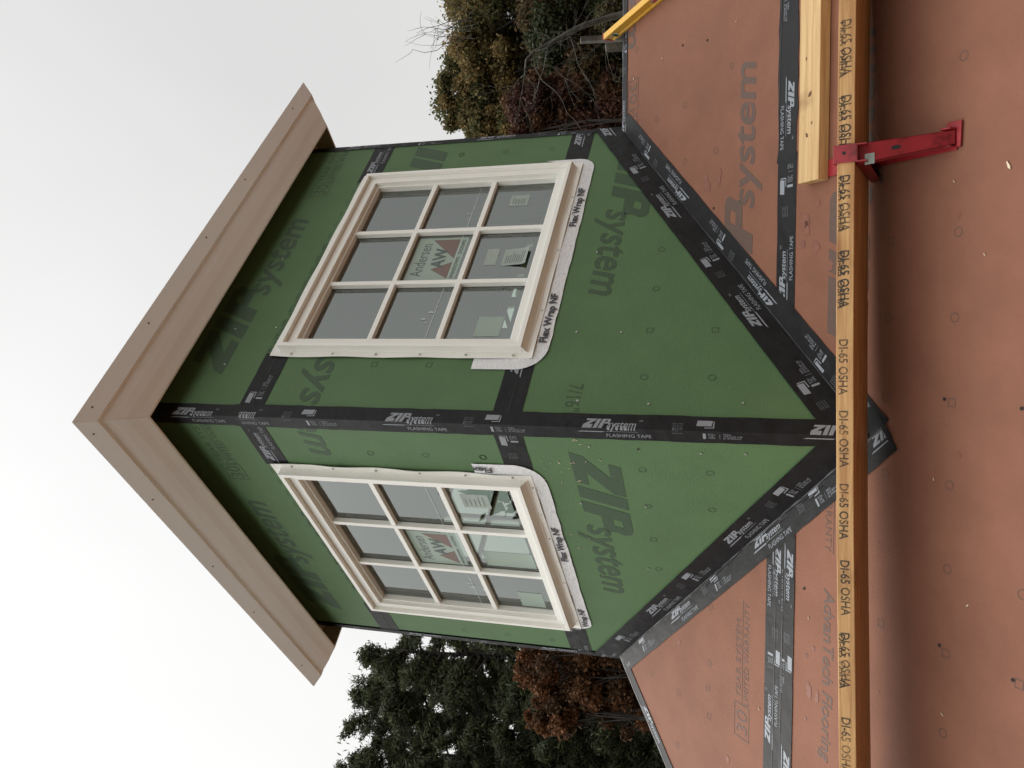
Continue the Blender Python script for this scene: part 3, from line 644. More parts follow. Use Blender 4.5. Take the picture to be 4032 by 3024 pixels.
for q in ringsL: r, z = LW(*zz(*q)); f.ring(-r, z, .0125, .0026)
for q in sqL: r, z = LW(*zz(*q)); f.rect(-r - .011, z - .011, -r + .011, z + .011, .0022)
f.ring(-.262, -.690, .014, .003); f.ring(-.262, -.690, .005, .002)
f.clip(x0=-S + .001, x1=-.001).lay(lambda a, b: L_(a, b, .0008), 'printed_lettering', ['greenprint'], wL)
g = merge(fine(-.380).clip(x1=-.002), patents(-1.20, 15).clip(x0=-S + .03, x1=-.04)); g.lay(lambda a, b: L_(a, b, .0008), 'fine_print', ['greenprint2'], wL)
# nail heads and stuck wood chips
def dots(P, pts, name, m, parent, rad=.0036):
    mb = MB()
    for (r, z) in pts: prism(mb, P, [(r + rad * math.cos(t), z + rad * math.sin(t)) for t in np.linspace(0, 2 * math.pi, 8)[:-1]], .0009, .0028)
    mb.build(name, m, parent)
dr = [RW(*zz(*q)) for q in ((1700, 750, 1440, 540), (1700, 750, 1262, 1235), (1700, 750, 1650, 1237), (2500, 1500, 118, 203), (2500, 1500, 942, 195), (200, 750, 2020, 598), (200, 750, 1610, 1210), (200, 750, 1517, 1517), (200, 750, 1965, 1197), (1700, 1500, 1270, 175))]
dots(R_, dr, 'nail_heads', 'nail', wR)
dl = [(-a, b) for a, b in (LW(*zz(*q)) for q in ((1700, 1500, 1370, 568), (1700, 1500, 1797, 590), (1700, 1500, 1300, 1062), (1700, 1500, 1890, 1632), (2500, 1500, 27, 590), (2500, 1500, 575, 628), (2500, 1500, 962, 632), (2500, 1500, 118, 1630), (1700, 1500, 1865, 1092)))]
dots(L_, dl, 'nail_heads', 'nail', wL)
ch = MB()
for k in range(24):
    r = -random.uniform(.06, .30) if k < 15 else -random.uniform(.05, .9); z = -1.41 - abs(random.gauss(0, .12))
    if z < SZ - SB * r + .12: continue
    a = random.uniform(0, 3.14); Lh = random.uniform(.0015, .005) * (1 if k % 7 else 1.8); wd = random.uniform(.0004, .0011)
    c_, s_ = math.cos(a), math.sin(a); prism(ch, L_, [(r - Lh * c_ - wd * s_, z - Lh * s_ + wd * c_), (r + Lh * c_ - wd * s_, z + Lh * s_ + wd * c_), (r + Lh * c_ + wd * s_, z + Lh * s_ - wd * c_), (r - Lh * c_ + wd * s_, z - Lh * s_ - wd * c_)], .0009, .0022)
cc = ch.build('stuck_wood_chips', 'chip', wL)
# ================================================================== HOUSE ROOF
RU = 1.415                                   # ridge height along UP
house = empty('house', (1.5, 1.5, GROUND), 'house roof sheathed in reddish brown panels with black taped seams and ridge', 'house')
UPB = np.array([-UP[0], -UP[1], UP[2]]); RNB = np.array([-RN[0], -RN[1], RN[2]])
RID = roofP(0, RU)
def backP(t, u, off=0.0): return RID + TD * t - UPB * (RU - u) * 1.0 + RNB * off
EU = -4.0; TL = -1.114; TR = 7.0; HB = TL - (RU - EU) * .787
def slab(mb, P, polys, th=.018):
    for poly in polys: prism(mb, P, poly, 0, -th)
m = MB(); slab(m, roofP, [[(0, 0.02), (1.10, RU), (TR, RU), (TR, EU), (0, EU)], [(0, 0.02), (0, EU), (HB, EU), (TL, RU), (-1.10, RU)]]); shF = m.build('roof_sheathing', 'red', house); shF['label'] = 'front roof slope with printed sheathing'
m = MB(); slab(m, backP, [[(0, 0.02), (1.10, RU), (TR, RU), (TR, EU), (0, EU)], [(0, 0.02), (0, EU), (HB, EU), (TL, RU), (-1.10, RU)]]); m.build('roof_sheathing', 'red', house)
a, b, c = roofP(TL, RU), roofP(HB, EU), backP(HB, EU); m = MB(); dz = np.array([0, 0, -.018]); m.add([a, b, c, a + dz, b + dz, c + dz], [(0, 1, 2), (5, 4, 3), (0, 3, 4, 1), (1, 4, 5, 2), (2, 5, 3, 0)]); m.build('roof_sheathing', 'red', house)
# lower walls
fe = [roofP(HB + .5, EU), roofP(TR - .3, EU), backP(TR - .3, EU), backP(HB + .5, EU)]
cen = sum(fe) / 4; q = [cen + (p - cen) * .93 for p in fe]; m = MB()
V = [(p[0], p[1], GROUND) for p in q] + [(p[0], p[1], p[2] + .1) for p in q]; m.add(V, [(0, 1, 5, 4), (1, 2, 6, 5), (2, 3, 7, 6), (3, 0, 4, 7)])
rr_ = (q[1] + q[2]) / 2; m.add([V[5], V[6], (rr_[0], rr_[1], RID[2] - .1)], [(0, 1, 2)])
m.build('wall', 'siding', house)

# tapes on the roof
dR = np.array([1, 0, SA]) / nA; wRt = np.cross(RN, dR); wRt = wRt * (1 if wRt[1] > 0 else -1)
dL = -np.array([0, 1, SB]) / nA; wLt = np.cross(RN, dL); wLt = wLt * (1 if wLt[0] > 0 else -1)
FR = lambda a, b, o: RO + dR * a + wRt * b + RN * o
FL = lambda a, b, o: RO + dL * a + wLt * b + RN * o
def Ru(px, py): p = hit(px, py, RN, RN @ RO); return float((p - RO) @ dR)
def Lu(px, py): p = hit(px, py, RN, RN @ RO); return float((p - RO) @ dL)
st = Ru(*zz(2500, 750, 1195, 1025)) - .0225
tape(FR, strip(-.02, 1.80, -.080, .006, .05, .0012), letters(.05, 1.78, st, -.033, cut=dict(y1=-.012)), .0032, house, (.1, 1.6, -.006, .003, 'foldhighlight'), 'tape along the right foot of the cupola')
st = Lu(*zz(2500, 1500, 1030, 1400)) - .0225
tape(FL, strip(-1.78, Lu(3490, 1680), -.080, .006, .05, .0012), letters(-1.76, Lu(3470, 1670), st, -.034, cut=dict(y1=-.010)), .0036, house, (-1.6, .05, -.006, .004, 'foldhighlight'), 'tape along the left foot of the cupola')
# wrinkle lines pressed into the left foot tape
wm = MB()
for k in range(5):
    a0 = -.05 - .19 * k; pts = [FL(a0 - .05 * j + 0, -.012 - .006 * math.sin(j + k) - .004 * (k % 3), .0045) for j in range(5)]; wm.tube(pts, [.0004, .0016, .002, .0014, .0004], 5)
wm.build('tape_wrinkle', 'tape', house)
SU = .362
tape(roofP, strip(.0, .82, SU - .043, SU + .043, .05, .0012), xf(letters(.36, .79, .345, 0), lambda a, b: (a, SU + b)), .0018, house, label='seam tape right of the cupola')
tape(roofP, strip(.80, 7, SU - .042, SU + .046, .05, .0045), xf(letters(.82, 2.6, 1.062, 0, flip=True), lambda a, b: (a, SU + b)), .0024, house, (.85, 4, SU + .041, .003), 'wavy edged seam tape above the short board')
tape(roofP, strip(-7, .0, .338, .430, .05, .001), xf(letters(-.80, -.25, -.368, 0, flip=True), lambda a, b: (a, .386 + b)), .0018, house, (-3, -.3, .384, .002), 'upper of the two lapped seam tapes')
g = xf(letters(-3, -.80, -1.062, 0), lambda a, b: (a, .395 + b)); g.lay(lambda a, b: roofP(a, b, .0026), 'tape_lettering', ['tapeprint', 'tapefine'], house)
tape(roofP, strip(-7, .0, .293, .352, .05, .001), xf(letters(-3, -.25, -.365, 0, flip=True), lambda a, b: (a, .328 + b)).clip(y0=.295, y1=.350), .0030, house, (-3, -.6, .350, .0028), 'lower of the two lapped seam tapes')
# vertical lap at the far left
tape(lambda a, b, o: roofP(-1.115 - b, a, o), strip(-3.5, .30, 0, .095, .06, .001), None, .0016, house)
# ridge and hip
tape(roofP, strip(1.08, TR, RU - .040, RU + .001, .08, .002), xf(letters(1.1, 3, 1.05, 0), lambda a, b: (a, RU - .020 + b)).clip(y0=RU - .038, y1=RU - .002), .0030, house, (1.15, 5, RU - .006, .0035, 'foldhighlight'), 'tape folded over the right ridge')
tape(lambda a, b, o: backP(a, b, o), strip(1.08, TR, RU - .045, RU + .001, .08, .002), None, .0030, house)
hd = np.array([-1, 0, -SA]) / nA; hw = np.cross(RN, hd); hw = hw * (1 if hw[1] < 0 else -1); HO = roofP(TL, RU)
HP = lambda a, b, o: HO + hd * a + hw * b + RN * o
lt = xf(letters(-.2, 3, .23, 0), lambda a, b: (a, .022 + b * -1 * -1))
tape(HP, strip(-.06, 6, -.001, .046, .06, .001), lt.clip(y0=.002, y1=.044), .0034, house, (-.05, 4, .004, .003, 'foldhighlight'), 'tape folded over the descending hip')
nh = np.cross(np.array(backP(HB, EU)) - a, np.array(b if not isinstance(b, float) else roofP(HB, EU)) - np.array(a)) if False else None
HN = np.cross(backP(HB, EU) - roofP(TL, RU), roofP(HB, EU) - roofP(TL, RU)); HN /= np.linalg.norm(HN); HN *= np.sign(HN[2]); hw2 = np.cross(HN, hd); hw2 *= (1 if hw2[1] > 0 else -1)
tape(lambda a, b, o: HO + hd * a + hw2 * b + HN * o, strip(-.06, 6, -.001, .046, .06, .001), None, .0034, house)
# patch under the front corner
P_ = [RF(*p) for p in ((3300, 1600), (3421, 1604), (3440, 1612), (3455, 1619), (3470, 1640), (3518, 1721), (3423, 1812), (3300, 1900))]
f = Flat(); f.poly(P_); pt = f.lay(lambda a, b: roofP(a, b, .0042), 'flashing_tape', ['tape'], house); pt['label'] = 'tape patch under the front corner'

# printing, nail marks and stains on the roof sheathing
f = Flat(); f.logo(.267, .530, CAPH); V_, F_ = glyphs('R', 0, 0); f.ring(1.165, .655, .010, .002)
f = merge(f.clip(x0=.26))
h = Flat(); h.logo(0, 0, CAPH); f = merge(f, xf(h, lambda a, b: (2.315 - a, 1.385 - b)).clip(y1=RU - .041), xf(h, lambda a, b: (.21 + a, .02 + b)))
f.ring(1.41, 1.30, .012, .003)
f.text('AdvanTech Flooring', 0, 0, .0001) if False else None
t = Flat(); t.text('AdvanTech Flooring', 0, 0, .042, width=.515, shear=.15, bold=.01); f = merge(f, xf(t, lambda a, b: (-.465 - a, .165 - b)))
rg = [(2200, 2274, 1325, 255), (2200, 2274, 1315, 745), (2200, 2274, 815, 840), (2200, 2274, 1035, 1460), (2200, 2274, 1300, 965), (2400, 0, 660, 915), (2400, 0, 415, 1035), (2400, 0, 930, 1310), (2400, 0, 657, 1405), (3032, 0, 1690, 485), (3032, 750, 1640, 360), (3032, 750, 1610, 1105), (3032, 750, 1055, 440), (3032, 750, 1030, 1110), (3032, 1500, 1563, 910), (3032, 1500, 1545, 1640), (3032, 1500, 1000, 800), (3032, 2274, 1505, 1355), (3032, 2274, 2200, 150)]
sq = [(2200, 2274, 1045, 1000), (2200, 2274, 1310, 1210), (3032, 1500, 1007, 140), (3032, 1500, 1583, 190), (3032, 2274, 1530, 660), (3032, 2274, 965, 400), (3032, 2274, 2170, 930)]
for q in rg: r, z = RF(*zz(*q)); f.ring(r, z, .0125, .0022)
for q in sq: r, z = RF(*zz(*q)); f.rect(r - .011, z - .011, r + .011, z + .011, .002)
f.lay(lambda a, b: roofP(a, b, .0008), 'printed_lettering', ['redprint'], shF)
g = Flat()
def fin(s=1.0):
    g = Flat(); g.rect(0, 0, .118, .082, .003); g.text('30', .018, .012, .056, width=.078, bold=-.01); g.quad(.118, .039, .475, .0415)
    g.text('YEAR SYSTEM', .135, .050, .026, width=.27, bold=-.01); g.text('LIMITED WARRANTY', .122, .006, .026, width=.35, bold=-.01); return g
g = merge(xf(fin(), lambda a, b: (-1.092 + a, .509 + b)), xf(fin(), lambda a, b: (1.300 - a, 1.368 - b)), xf(fin(), lambda a, b: (.118 - a, .172 - b)).clip(x1=-.15))
g.lay(lambda a, b: roofP(a, b, .0009), 'fine_print', ['redprint'], shF)
def blob(x, y, r, n=14, el=1.0, rot=0.):
    P = []
    for k in range(n):
        t = 2 * math.pi * k / n; q = r * random.uniform(.6, 1.15); a, b = q * math.cos(t) * el, q * math.sin(t); P.append((x + a * math.cos(rot) - b * math.sin(rot), y + a * math.sin(rot) + b * math.cos(rot)))
    return P
g = Flat()
for q, r, el in (((2500, 750, 1490, 260), .020, 1.1), ((2500, 750, 1500, 330), .014, 1.6), ((2500, 750, 1580, 490), .018, 1.0), ((2500, 750, 1600, 110), .010, 1), ((2500, 750, 1465, 470), .012, 1), ((2400, 0, 840, 1600), .022, 2.0), ((2400, 0, 960, 1545), .010, 3.2), ((3032, 750, 525, 660), .014, 1.2), ((3032, 750, 1640, 215), .008, 1), ((3032, 1500, 1645, 650), .008, 1), ((3032, 2274, 340, 990), .012, 2.4), ((3032, 2274, 410, 1040), .008, 2.5), ((2200, 2274, 1050, 560), .010, 1.3), ((2200, 2274, 1475, 1580), .010, 1.4), ((3032, 2274, 320, 680), .006, 1), ((3032, 2274, 380, 620), .008, 1.2), ((2200, 2274, 2150, 680), .007, 1), ((3032, 2274, 310, 1230), .005, 1.5)):
    a, b = RF(*zz(*q)); g.poly(blob(a, b, r, 16, el, random.uniform(-.5, .5)))
for k in range(26): g.poly(blob(random.uniform(-1.2, .2), random.uniform(-.7, .28), random.uniform(.001, .0035), 8))
g.lay(lambda a, b: roofP(a, b, .0013), 'rust_stains', ['stain'], shF)
# seam strip of darker tack residue beside the upper tape edge
hm = MB()
for q in ((3032, 1500, 1522, 158), (3032, 2274, 1478, 590), (3032, 2274, 2118, 892), (2500, 750, 688, 155), (3032, 1500, 2195, 240), (2400, 0, 640, 395), (2400, 0, 855, 350), (3032, 2274, 300, 95)):
    a, b = RF(*zz(*q)); prism(hm, roofP, [(a + .0045 * math.cos(t), b + .0045 * math.sin(t)) for t in np.linspace(0, 2 * math.pi, 9)[:-1]], .0014, .0024)
hm.build('nail_holes', 'dark', shF)

# ================================================================== THINGS ON THE ROOF
# --- scaffold plank
ET = RC[0] / np.linalg.norm(RC[0])
PD = 2.09
ft, fb = at(3292, 1500, PD), at(3361, 1500, PD)
inw = np.array([.1616, .1616, -.0537]); inw -= ET * (inw @ ET); inw /= np.linalg.norm(inw); pn = np.cross(ET, inw); pn *= np.sign(pn[2]); THK = .0405; WID = .232
pl = []
Mx = Matrix([[ET[0], inw[0], pn[0], fb[0]], [ET[1], inw[1], pn[1], fb[1]], [ET[2], inw[2], pn[2], fb[2]], [0, 0, 0, 1]])
def local_box(name, L0, L1, wid, thk, m, Mx, bow=0.0, n=24, bev=.002):
    V = []; F = []
    for k in range(n + 1):
        x = L0 + (L1 - L0) * k / n; dz = -bow * ((x / 1.0) ** 2) + (random.uniform(-.0006, .0006) if 0 < k < n else 0)
        V += [(x, 0, dz), (x, wid, dz), (x, wid, thk + dz), (x, 0, thk + dz)]
        if k: b = 4 * k; F += [(b - 4 + i, b - 4 + (i + 1) % 4, b + (i + 1) % 4, b + i) for i in range(4)]
    F += [(3, 2, 1, 0), (4 * n, 4 * n + 1, 4 * n + 2, 4 * n + 3)]
    me = bpy.data.meshes.new(name); me.from_pydata(V, [], F); me.update(); me.materials.append(MT[m]); o = bpy.data.objects.new(name, me); COL.objects.link(o); o.matrix_world = Mx
    md = o.modifiers.new('b', 'BEVEL'); md.width = bev; md.segments = 2; md.limit_method = 'ANGLE'; md.angle_limit = math.radians(40); return o
plank = local_box('scaffold_plank', -2.1, 2.1, WID, THK, 'plankwood', Mx, bow=.0075)
tag(plank, 'long yellow pine scaffold plank stamped along its edge, running across the roof below the cupola', 'plank')
f = Flat(); sgn = -1
ys = [-560, -250, 70, 375, 690, 990, 1337, 1617, 1911, 2210, 2495, 2835, 3130, 3420]
for k, y in enumerate(ys):
    p = at(3320, y, PD); x = float((p - fb) @ ET); t = Flat()
    for j in range(2 if (y in (-250, 70, 375, 690, 990, 2495)) else 1):
        t.text('DI-65 OSHA', 0, 0, (.0235 if y < 700 else .0205) if j == 0 else .0165, width=random.uniform(.134, .142), bold=.014)
        if j: t.v = t.v[:len(t.v) // 2] + [(a + .004, b - .0065) for a, b in t.v[len(t.v) // 2:]]
    jx, jy, jr = random.uniform(-.004, .004), random.uniform(-.0012, .0016), random.uniform(-.012, .012); f.add([(x + jx - a, .0325 + jy - b + jr * a) for a, b in t.v], t.f)
f = f.clip(x0=-2.05, x1=2.05, y0=.001, y1=.037)
# edge print sits on the outer edge, following the slight bow
me = bpy.data.meshes.new('edge_stamp'); me.from_pydata([(a, -.0006, b - .0075 * a * a) for a, b in f.v], [], f.f); me.materials.append(MT['ink']); so = bpy.data.objects.new('edge_stamp', me); COL.objects.link(so); so.parent = plank

# --- short board lying flat on the roof
a_, b_ = np.array(hit(3152, 0, RN, RN @ RO + .038)), np.array(hit(3142, 725, RN, RN @ RO + .038))
bd = (b_ - a_); bd /= np.linalg.norm(bd); bs = np.cross(RN, bd); bs *= np.sign(-(bs @ UP)); o0 = b_ - RN * .036
Mb = Matrix([[-bd[0], bs[0], RN[0], o0[0]], [-bd[1], bs[1], RN[1], o0[1]], [-bd[2], bs[2], RN[2], o0[2]], [0, 0, 0, 1]])
board = local_box('lumber_board', 0, 2.2, .086, .036, 'boardwood', Mb, n=10)
tag(board, 'short pale pine board with knots lying flat on the roof beside the seam tape', 'board')
f = Flat()
for (px, py, r) in ((2400 + 1715 / 2.212, 512 / 2.212, .006), (2400 + 1748 / 2.212, 820 / 2.212, .005), (2400 + 1745 / 2.212, 822 / 2.212, .010), (2400 + 1718 / 2.212, 1178 / 2.212, .009), (2400 + 1760 / 2.212, 1070 / 2.212, .005)):
    p = hit(px, py, RN, RN @ RO + .038) - o0; x, y = float(p @ -bd), float(p @ bs)
    if y < .08: f.poly(blob(x, y, r * .62, 10, 1.7, random.uniform(-.6, .6)))
me = bpy.data.meshes.new('knot_marks'); me.from_pydata([(a, b, .0366) for a, b in f.v], [], f.f); me.materials.append(MT['knot']); ko = bpy.data.objects.new('knot_marks', me); COL.objects.link(ko); ko.parent = board

# --- red roof bracket
fo = np.array(hit(3776, 540, RN, RN @ RO)); tp = np.array(hit(3266, 655, RN, RN @ RO)); sv = tp - fo; LS = np.linalg.norm(sv); sv /= LS; sw = np.cross(sv, RN); sw *= np.sign(sw @ TD)
br = empty('roof_bracket', tuple(fo), 'red steel roof bracket holding up the scaffold plank', 'bracket')
m = MB(); m.obox(fo - sw * .030 + RN * .002, sv * LS, sw * .048, RN * .004); m.build('mounting_strap', 'redmetal', br, bevel=.001)
lipc = at(3332, 604, PD); lt_ = float((lipc - fb) @ ET)
# hook over the outer edge of the plank
LP = lambda x, y, z: fb + ET * x + inw * y + pn * z
hk = MB(); x0, x1 = lt_ - .021, lt_ + .023
prof_ = [(-.0015, -.010), (-.0015, THK + .0015), (.022, THK + .0015), (.022, THK + .0055), (-.0060, THK + .0055), (-.0060, -.010)]
V = [LP(x0, y, z) for y, z in prof_] + [LP(x1, y, z) for y, z in prof_]; n = 6
hk.add(V, [tuple(range(n))[::-1], tuple(range(n, 2 * n))] + [(k, (k + 1) % n, n + (k + 1) % n, n + k) for k in range(n)])
hk.build('plank_hook', 'redmetal', br, bevel=.001)
m = MB(); c_ = LP(lt_ + .002, -.0063, THK * .52)
m.add([c_ + ET * .0045 * math.cos(t) + pn * .0045 * math.sin(t) for t in np.linspace(0, 2 * math.pi, 11)[:-1]], [tuple(range(10))]); m.build('hook_hole', 'dark', br)
# arm under the plank back to the strap
m = MB(); A = LP(lt_ - .022, -.006, -.0055); tipb = LP(lt_ - .022, WID + .03, -.0055); m.obox(A, tipb - A, ET * .044, -pn * .003); m.obox(A - pn * .003, tipb - A, ET * .003, -pn * .022); m.obox(A - pn * .003 + ET * .041, tipb - A, ET * .003, -pn * .022); m.build('support_arm', 'redmetal', br, bevel=.0006)
# strut from the hook down to the foot: a channel that widens towards the plank
top = LP(lt_, .010, -.006); bot = fo + RN * .012; ax = bot - top; axn = ax / np.linalg.norm(ax); fn = np.cross(ax, ET); fn /= np.linalg.norm(fn); fn *= np.sign(fn @ (CC - top))
m = MB(); tw, bw = .025, .017
Vt = [top - ET * tw, top + ET * tw, bot + ET * bw + 0 * fn, bot - ET * bw]; V = Vt + [v - fn * .0035 for v in Vt]
m.add(V, [(0, 1, 2, 3), (7, 6, 5, 4), (0, 4, 5, 1), (1, 5, 6, 2), (2, 6, 7, 3), (3, 7, 4, 0)])
for s_, w0, w1 in ((1, tw, bw), (-1, tw, bw)):
    a0, a1 = top + ET * s_ * w0, bot + ET * s_ * w1; V = [a0, a1, a1 - fn * .020, a0 - fn * .026]; V += [v - ET * s_ * .003 for v in V]; m.add(V, [(0, 1, 2, 3), (7, 6, 5, 4), (0, 4, 5, 1), (1, 5, 6, 2), (2, 6, 7, 3), (3, 7, 4, 0)])
m.build('strut', 'redmetal', br, bevel=.0006)
m = MB(); m.obox(fo - sw * .024 - sv * .012 + RN * .002, sv * .042, sw * .062, RN * .006); m.obox(fo - sw * .023 + RN * .008, sv * .028, sw * .003, RN * .020); m.obox(fo + sw * .018 + RN * .008, sv * .030, sw * .004, RN * .022); m.build('foot_plate', 'redmetal', br, bevel=.001)
m = MB(); l0 = top + axn * .018 - ET * .030 + fn * .0008; m.obox(l0, axn * .022, ET * .026, fn * .0006); m.build('grey_sticker', 'paper', br)
m = MB(); l0 = bot - axn * .13
m.add([l0 + fn * .0006 + ET * .007 * math.cos(t) * .8 + axn * .011 * math.sin(t) for t in np.linspace(0, 2 * math.pi, 13)[:-1]], [tuple(range(12))]); m.build('adjusting_slot', 'dark', br)

# --- yellow spirit level leaning over the ridge
lp0 = np.array(hit(2418, 163, RN, RN @ RO + .002)); lp1 = np.array(hit(2612, 0, RN, RN @ RO + .002)); ld = lp1 - lp0; ld /= np.linalg.norm(ld); lw = np.cross(RN, ld); lw *= np.sign(lw @ TD); LH = .052; LD = .024; LL = 1.2
lev = empty('spirit_level', tuple(lp1), 'yellow spirit level lying across the ridge with its red tipped end in the air', 'spirit level')
LV = lambda x, y, z: lp0 + ld * x + lw * y + RN * z
m = MB()
prof2 = [(0, 0), (LD, 0), (LD, LH), (0, LH), (0, LH * .80), (.003, LH * .76), (.003, LH * .24), (0, LH * .20)]
V = [LV(.006, y, z) for y, z in prof2] + [LV(LL, y, z) for y, z in prof2]; n = 8; m.add(V, [tuple(range(n))[::-1], tuple(range(n, 2 * n))] + [(k, (k + 1) % n, n + (k + 1) % n, n + k) for k in range(n)]); m.build('level_body', 'yellow', lev, bevel=.0008)
m = MB(); m.obox(LV(-.002, -.0006, -.0006), ld * .008, lw * (LD + .0012), RN * (LH + .0012)); m.build('end_cap', 'redcap', lev, bevel=.001)
m = MB(); m.add([LV(.058 + .016 * math.cos(t), .0022, LH * .5 + .016 * math.sin(t)) for t in np.linspace(0, 2 * math.pi, 21)[:-1]], [tuple(range(20))]); m.build('vial_mount', 'white', lev)
m = MB(); m.tube([LV(.058, .001, LH * .5 - .012), LV(.058, .001, LH * .5 + .012)], [.0052, .0052], 12); vi = m.build('vial', 'greenprint', lev, smooth=True)
m = MB(); m.add([LV(.020 + .0045 * math.cos(t), .0024, LH * .52 + .0045 * math.sin(t)) for t in np.linspace(0, 2 * math.pi, 13)[:-1]], [tuple(range(12))]); m.build('hang_hole', 'white', lev)
f = Flat(); 
for (x, z, w_, h_) in ((.30, .10, .10, .035), ): pass
m = MB(); m.obox(LV(.36, .0021, LH * .30), ld * .10, -lw * .0005, RN * LH * .4); m.build('grey_label', 'paper', lev)
m = MB(); m.obox(LV(.365, .0015, LH * .38), ld * .030, -lw * .0005, RN * LH * .24); m.build('red_label_mark', 'redcap', lev)

# --- weathered board ends standing behind the ridge
def gboard(pxl, name, label, depth, thick, grp):
    P = [at(px, py, depth) for px, py in pxl]; fw = RC[2] * thick; m = MB(); V = P + [p + fw for p in P]; n = len(P); mt_ = 'lichen' if 'mossy' in label else 'greywood'
    m.add(V, [tuple(range(n)), tuple(range(2 * n - 1, n - 1, -1))] + [(k, k + n, (k + 1) % n + n, (k + 1) % n) for k in range(n)]); o = m.build(name, mt_, None, bevel=.003); tag(o, label, 'board', grp); return o
gboard([(2384, 168), (2500, 160), (2500, 190), (2388, 197)], 'weathered_board', 'grey weathered board end sticking up behind the ridge beside the spirit level tip', 3.6, .03, 'weathered boards behind the ridge')
gboard([(2287, 142), (2365, 139), (2500, 137), (2500, 154), (2365, 158), (2287, 162)], 'weathered_board', 'greenish mossy post farther off behind the spirit level, topmost of the two', 6.5, .06, 'weathered boards behind the ridge')

# --- loose wood chips on the roof
cps = [((3032, 0, 2085, 1440), .011), ((3032, 2274, 1505, 1192), .005), ((3032, 750, 1875, 558), .004), ((3032, 1500, 1430, 855), .004), ((3032, 2274, 1725, 243), .005), ((3032, 2274, 340, 352), .004), ((2200, 2274, 1075, 405), .005), ((2200, 2274, 1750, 1143), .005), ((2400, 0, 462, 508), .005), ((2400, 0, 215, 688), .006), ((2400, 0, 1108, 185), .004), ((3032, 0, 1610, 1580), .004)]
CL = ['large pale wood chip on the roof below the red bracket foot', 'pale wood chip below the plank, lowest of those left of the cupola', 'pale wood chip below the plank, between the bracket and the cupola corner',
      'tiny wood chip below the plank, just left of the tape patch under the corner', 'thin wood sliver below the plank, between the tape patch and the left edge', 'small wood chip above the stamped plank, beside the double seam tape',
      'wood chip on the left roof panel close to the cupola foot tape', 'wood chip against the upper edge of the double seam tape', 'pale wood sliver on the right roof panel, nearest the spirit level',
      'curled wood chip just below the right ridge tape', 'tiny wood chip on the right roof panel above the wavy seam tape', 'tiny wood chip directly beside the strut of the red bracket']
for k, (q, r) in enumerate(cps):
    a, b = RF(*zz(*q)); th = random.uniform(-.9, .9) + (.5 if k == 0 else 0); c_, s_ = math.cos(th), math.sin(th); w_ = r * .28
    m = MB(); V2 = [(-r, -w_ * .3), (-r * .3, -w_), (r, -w_ * .2), (r * .9, w_ * .6), (-r * .4, w_)]
    prism(m, roofP, [(a + x * c_ - y * s_, b + x * s_ + y * c_) for x, y in V2], .0012, .0034)
    o = m.build('wood_chip', 'chip'); tag(o, CL[k], 'wood chip', 'wood chips scattered on the roof')

# ================================================================== GROUND AND TREES
m = MB(); N = 24; V = []; F = []
for j in range(N + 1):
    for i in range(N + 1):
        x, y = -300 + 600 * i / N, -300 + 600 * j / N; V.append((x, y, GROUND))
for j in range(N):
    for i in range(N): F.append((j * (N + 1) + i, j * (N + 1) + i + 1, (j + 1) * (N + 1) + i + 1, (j + 1) * (N + 1) + i))
o = obj('ground', V, F, 'ground'); tag(o, kind='structure')

def leafmat(name, col, tr=0.25):
    m = bpy.data.materials.new(name); m.use_nodes = True; t = m.node_tree; b = t.nodes['Principled BSDF']; b.inputs['Roughness'].default_value = .7
    b.inputs['Specular IOR Level'].default_value = .25
    g = t.nodes.new('ShaderNodeNewGeometry'); mp = nd(t, 'ShaderNodeMapRange', inp={'To Min': .62, 'To Max': 1.38}); sc = nd(t, 'ShaderNodeVectorMath', operation='SCALE'); sc.inputs[0].default_value = col
    t.links.new(g.outputs['Random Per Island'], mp.inputs[0]); t.links.new(mp.outputs[0], sc.inputs['Scale']); t.links.new(sc.outputs[0], b.inputs['Base Color'])
    tl = nd(t, 'ShaderNodeBsdfTranslucent'); ms = t.nodes.new('ShaderNodeMixShader'); ms.inputs[0].default_value = tr; t.links.new(sc.outputs[0], tl.inputs[0])
    t.links.new(b.outputs[0], ms.inputs[1]); t.links.new(tl.outputs[0], ms.inputs[2]); t.links.new(ms.outputs[0], t.nodes['Material Output'].inputs[0]); MT[name] = m; return name
LM = dict(oak=[leafmat('oak_olive', (.150, .118, .048), .35), leafmat('oak_tan', (.22, .155, .060), .35), leafmat('oak_green', (.10, .10, .042), .35)],
          dark=[leafmat('dark_green_leaf', (.040, .050, .022)), leafmat('olive_leaf', (.075, .065, .028)), leafmat('brown_leaf', (.085, .055, .025))],
          red=[leafmat('russet_leaf', (.080, .034, .022)), leafmat('maroon_leaf', (.052, .024, .018)), leafmat('rust_leaf', (.105, .052, .026))],
          orange=[leafmat('orange_leaf', (.155, .066, .028)), leafmat('amber_leaf', (.12, .058, .026)), leafmat('brown_orange_leaf', (.075, .042, .022))],
          pine=[leafmat('pine_dark', (.062, .070, .038), .2), leafmat('pine_mid', (.092, .108, .048), .2), leafmat('pine_blue', (.068, .080, .048), .2)])
